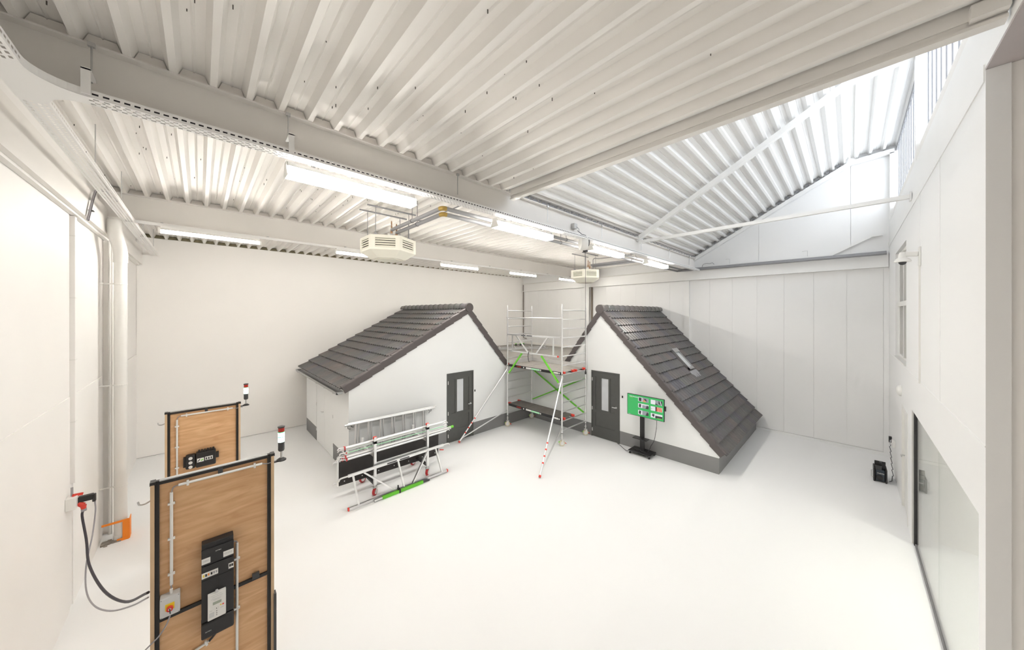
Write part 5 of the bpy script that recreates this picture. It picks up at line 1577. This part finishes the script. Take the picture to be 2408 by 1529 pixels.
MB().cable([(0.140, P1Y - 0.04, 0.09), (0.135, P1Y - 0.03, 0.05), (0.11, P1Y - 0.01, 0.005), (0.075, P1Y - 0.006, -0.03)], 0.012, 8).build('tail_cable', 'black', mc, smooth=True)

# rotary isolator on the nearer panel
iso = thing('isolator_switch', 'grey isolator box with red and yellow rotary switch on the nearer panel', 'switch', (-0.22, P1Y, 1.03))
MB().box(-0.313, -0.160, P1Y - 0.085, P1Y + 0.018, 0.520, 0.728).build('box_body', 'grey_plastic', iso, bevel=0.008)
MB().cyl((-0.229, P1Y - 0.03, 0.728), (-0.229, P1Y - 0.03, 0.775), 0.014).build('gland', 'light_plastic', iso, smooth=True)
MB().cyl((-0.229, P1Y - 0.02, 0.77), (-0.229, P1Y - 0.005, 0.81), 0.006, n=8).build('wire', 'cable_grey', iso)
IC = (-0.237, P1Y - 0.085, 0.608)
MB().box(IC[0] - 0.035, IC[0] + 0.035, IC[1] - 0.004, IC[1], IC[2] - 0.022, IC[2] + 0.050).build('yellow_plate', 'yellow', iso, bevel=0.010)
MB().cyl(IC, (IC[0], IC[1] - 0.03, IC[2]), 0.026, n=16).build('red_knob', 'red', iso, smooth=True)
MB().cyl((IC[0], IC[1] - 0.031, IC[2]), (IC[0], IC[1] - 0.03, IC[2]), 0.012, n=12).build('knob_mark', 'white_print', iso)
MB().cable([(IC[0], IC[1] - 0.036, IC[2] + 0.008), (IC[0] + 0.002, IC[1] - 0.035, IC[2] - 0.022), (IC[0] + 0.004, IC[1] - 0.032, IC[2] - 0.045)], 0.005, 6).build('padlock_bar', 'black', iso, smooth=True)
for x in (-0.302, -0.171):
    for z in (0.532, 0.716):
        MB().cyl((x, P1Y - 0.087, z), (x, P1Y - 0.084, z), 0.005, n=8).build('lid_screw', 'cable_grey', iso)
MB().cable([(-0.238, P1Y - 0.06, 0.525), (-0.242, P1Y - 0.06, 0.49), (-0.268, P1Y - 0.05, 0.41), (-0.325, P1Y - 0.05, 0.325), (-0.395, P1Y - 0.05, 0.27), (-0.46, P1Y - 0.03, 0.20), (-0.53, P1Y + 0.03, 0.06), (-0.58, P1Y + 0.15, -0.15)], 0.007, 8).build('supply_cable', 'cable_grey', iso, smooth=True)

# black unit on the further panel
set_design(P2Y)
bu = thing('battery_unit', 'black ribbed switch unit with three round white dials on the further panel', 'switch unit', (0.02, P2Y, 1.1))
UX, UZ = -0.198, 0.875
MB().box(UX, UX + 0.135, P2Y - 0.09, P2Y + 0.02, UZ, UZ + 0.265).build('dial_box', 'black', bu, bevel=0.02)
MB().box(UX + 0.14, UX + 0.42, P2Y - 0.11, P2Y + 0.02, UZ + 0.0, UZ + 0.28).build('main_box', 'black', bu, bevel=0.015)
MB().box(UX - 0.03, UX, P2Y - 0.05, P2Y + 0.02, UZ + 0.04, UZ + 0.22).build('side_flange', 'black', bu)
MB().box(UX + 0.42, UX + 0.465, P2Y - 0.05, P2Y + 0.02, UZ + 0.10, UZ + 0.20).build('side_flange', 'black', bu)
for k in range(6):
    MB().box(UX + 0.17 + k * 0.040, UX + 0.198 + k * 0.040, P2Y - 0.08, P2Y, UZ + 0.28, UZ + 0.31).build('terminal', 'black_soft', bu)
for k in range(3):
    d = MB().lathe((UX + 0.067, P2Y - 0.09, UZ + 0.04 + 0.081 * k), [(0.028, 0), (0.028, 0.006), (0.012, 0.007)], 16, axis=(0, -1, 0)).build('dial', 'white_print', bu)
    MB().box(UX + 0.055, UX + 0.079, P2Y - 0.099, P2Y - 0.096, UZ + 0.037 + 0.081 * k, UZ + 0.043 + 0.081 * k).build('dial_mark', 'grey_plastic', d)
s = MB().box(UX + 0.155, UX + 0.25, P2Y - 0.113, P2Y - 0.11, UZ + 0.105, UZ + 0.175).build('label_plate', 'white_print', bu)
MB().bar((UX + 0.165, P2Y - 0.114, UZ + 0.12), (UX + 0.195, P2Y - 0.114, UZ + 0.16), 0.002, 0.014).build('arrow_mark', 'black', s)
MB().bar((UX + 0.21, P2Y - 0.114, UZ + 0.13), (UX + 0.24, P2Y - 0.114, UZ + 0.15), 0.002, 0.016).build('arrow_mark', 'green', s)
s = MB().box(UX + 0.265, UX + 0.375, P2Y - 0.113, P2Y - 0.11, UZ + 0.115, UZ + 0.18).build('label_plate', 'white_print', bu)
for k in range(3):
    MB().box(UX + 0.275 + k * 0.034, UX + 0.295 + k * 0.034, P2Y - 0.115, P2Y - 0.113, UZ + 0.125, UZ + 0.165).build('switch_mark', 'charcoal', s)
set_design(0)
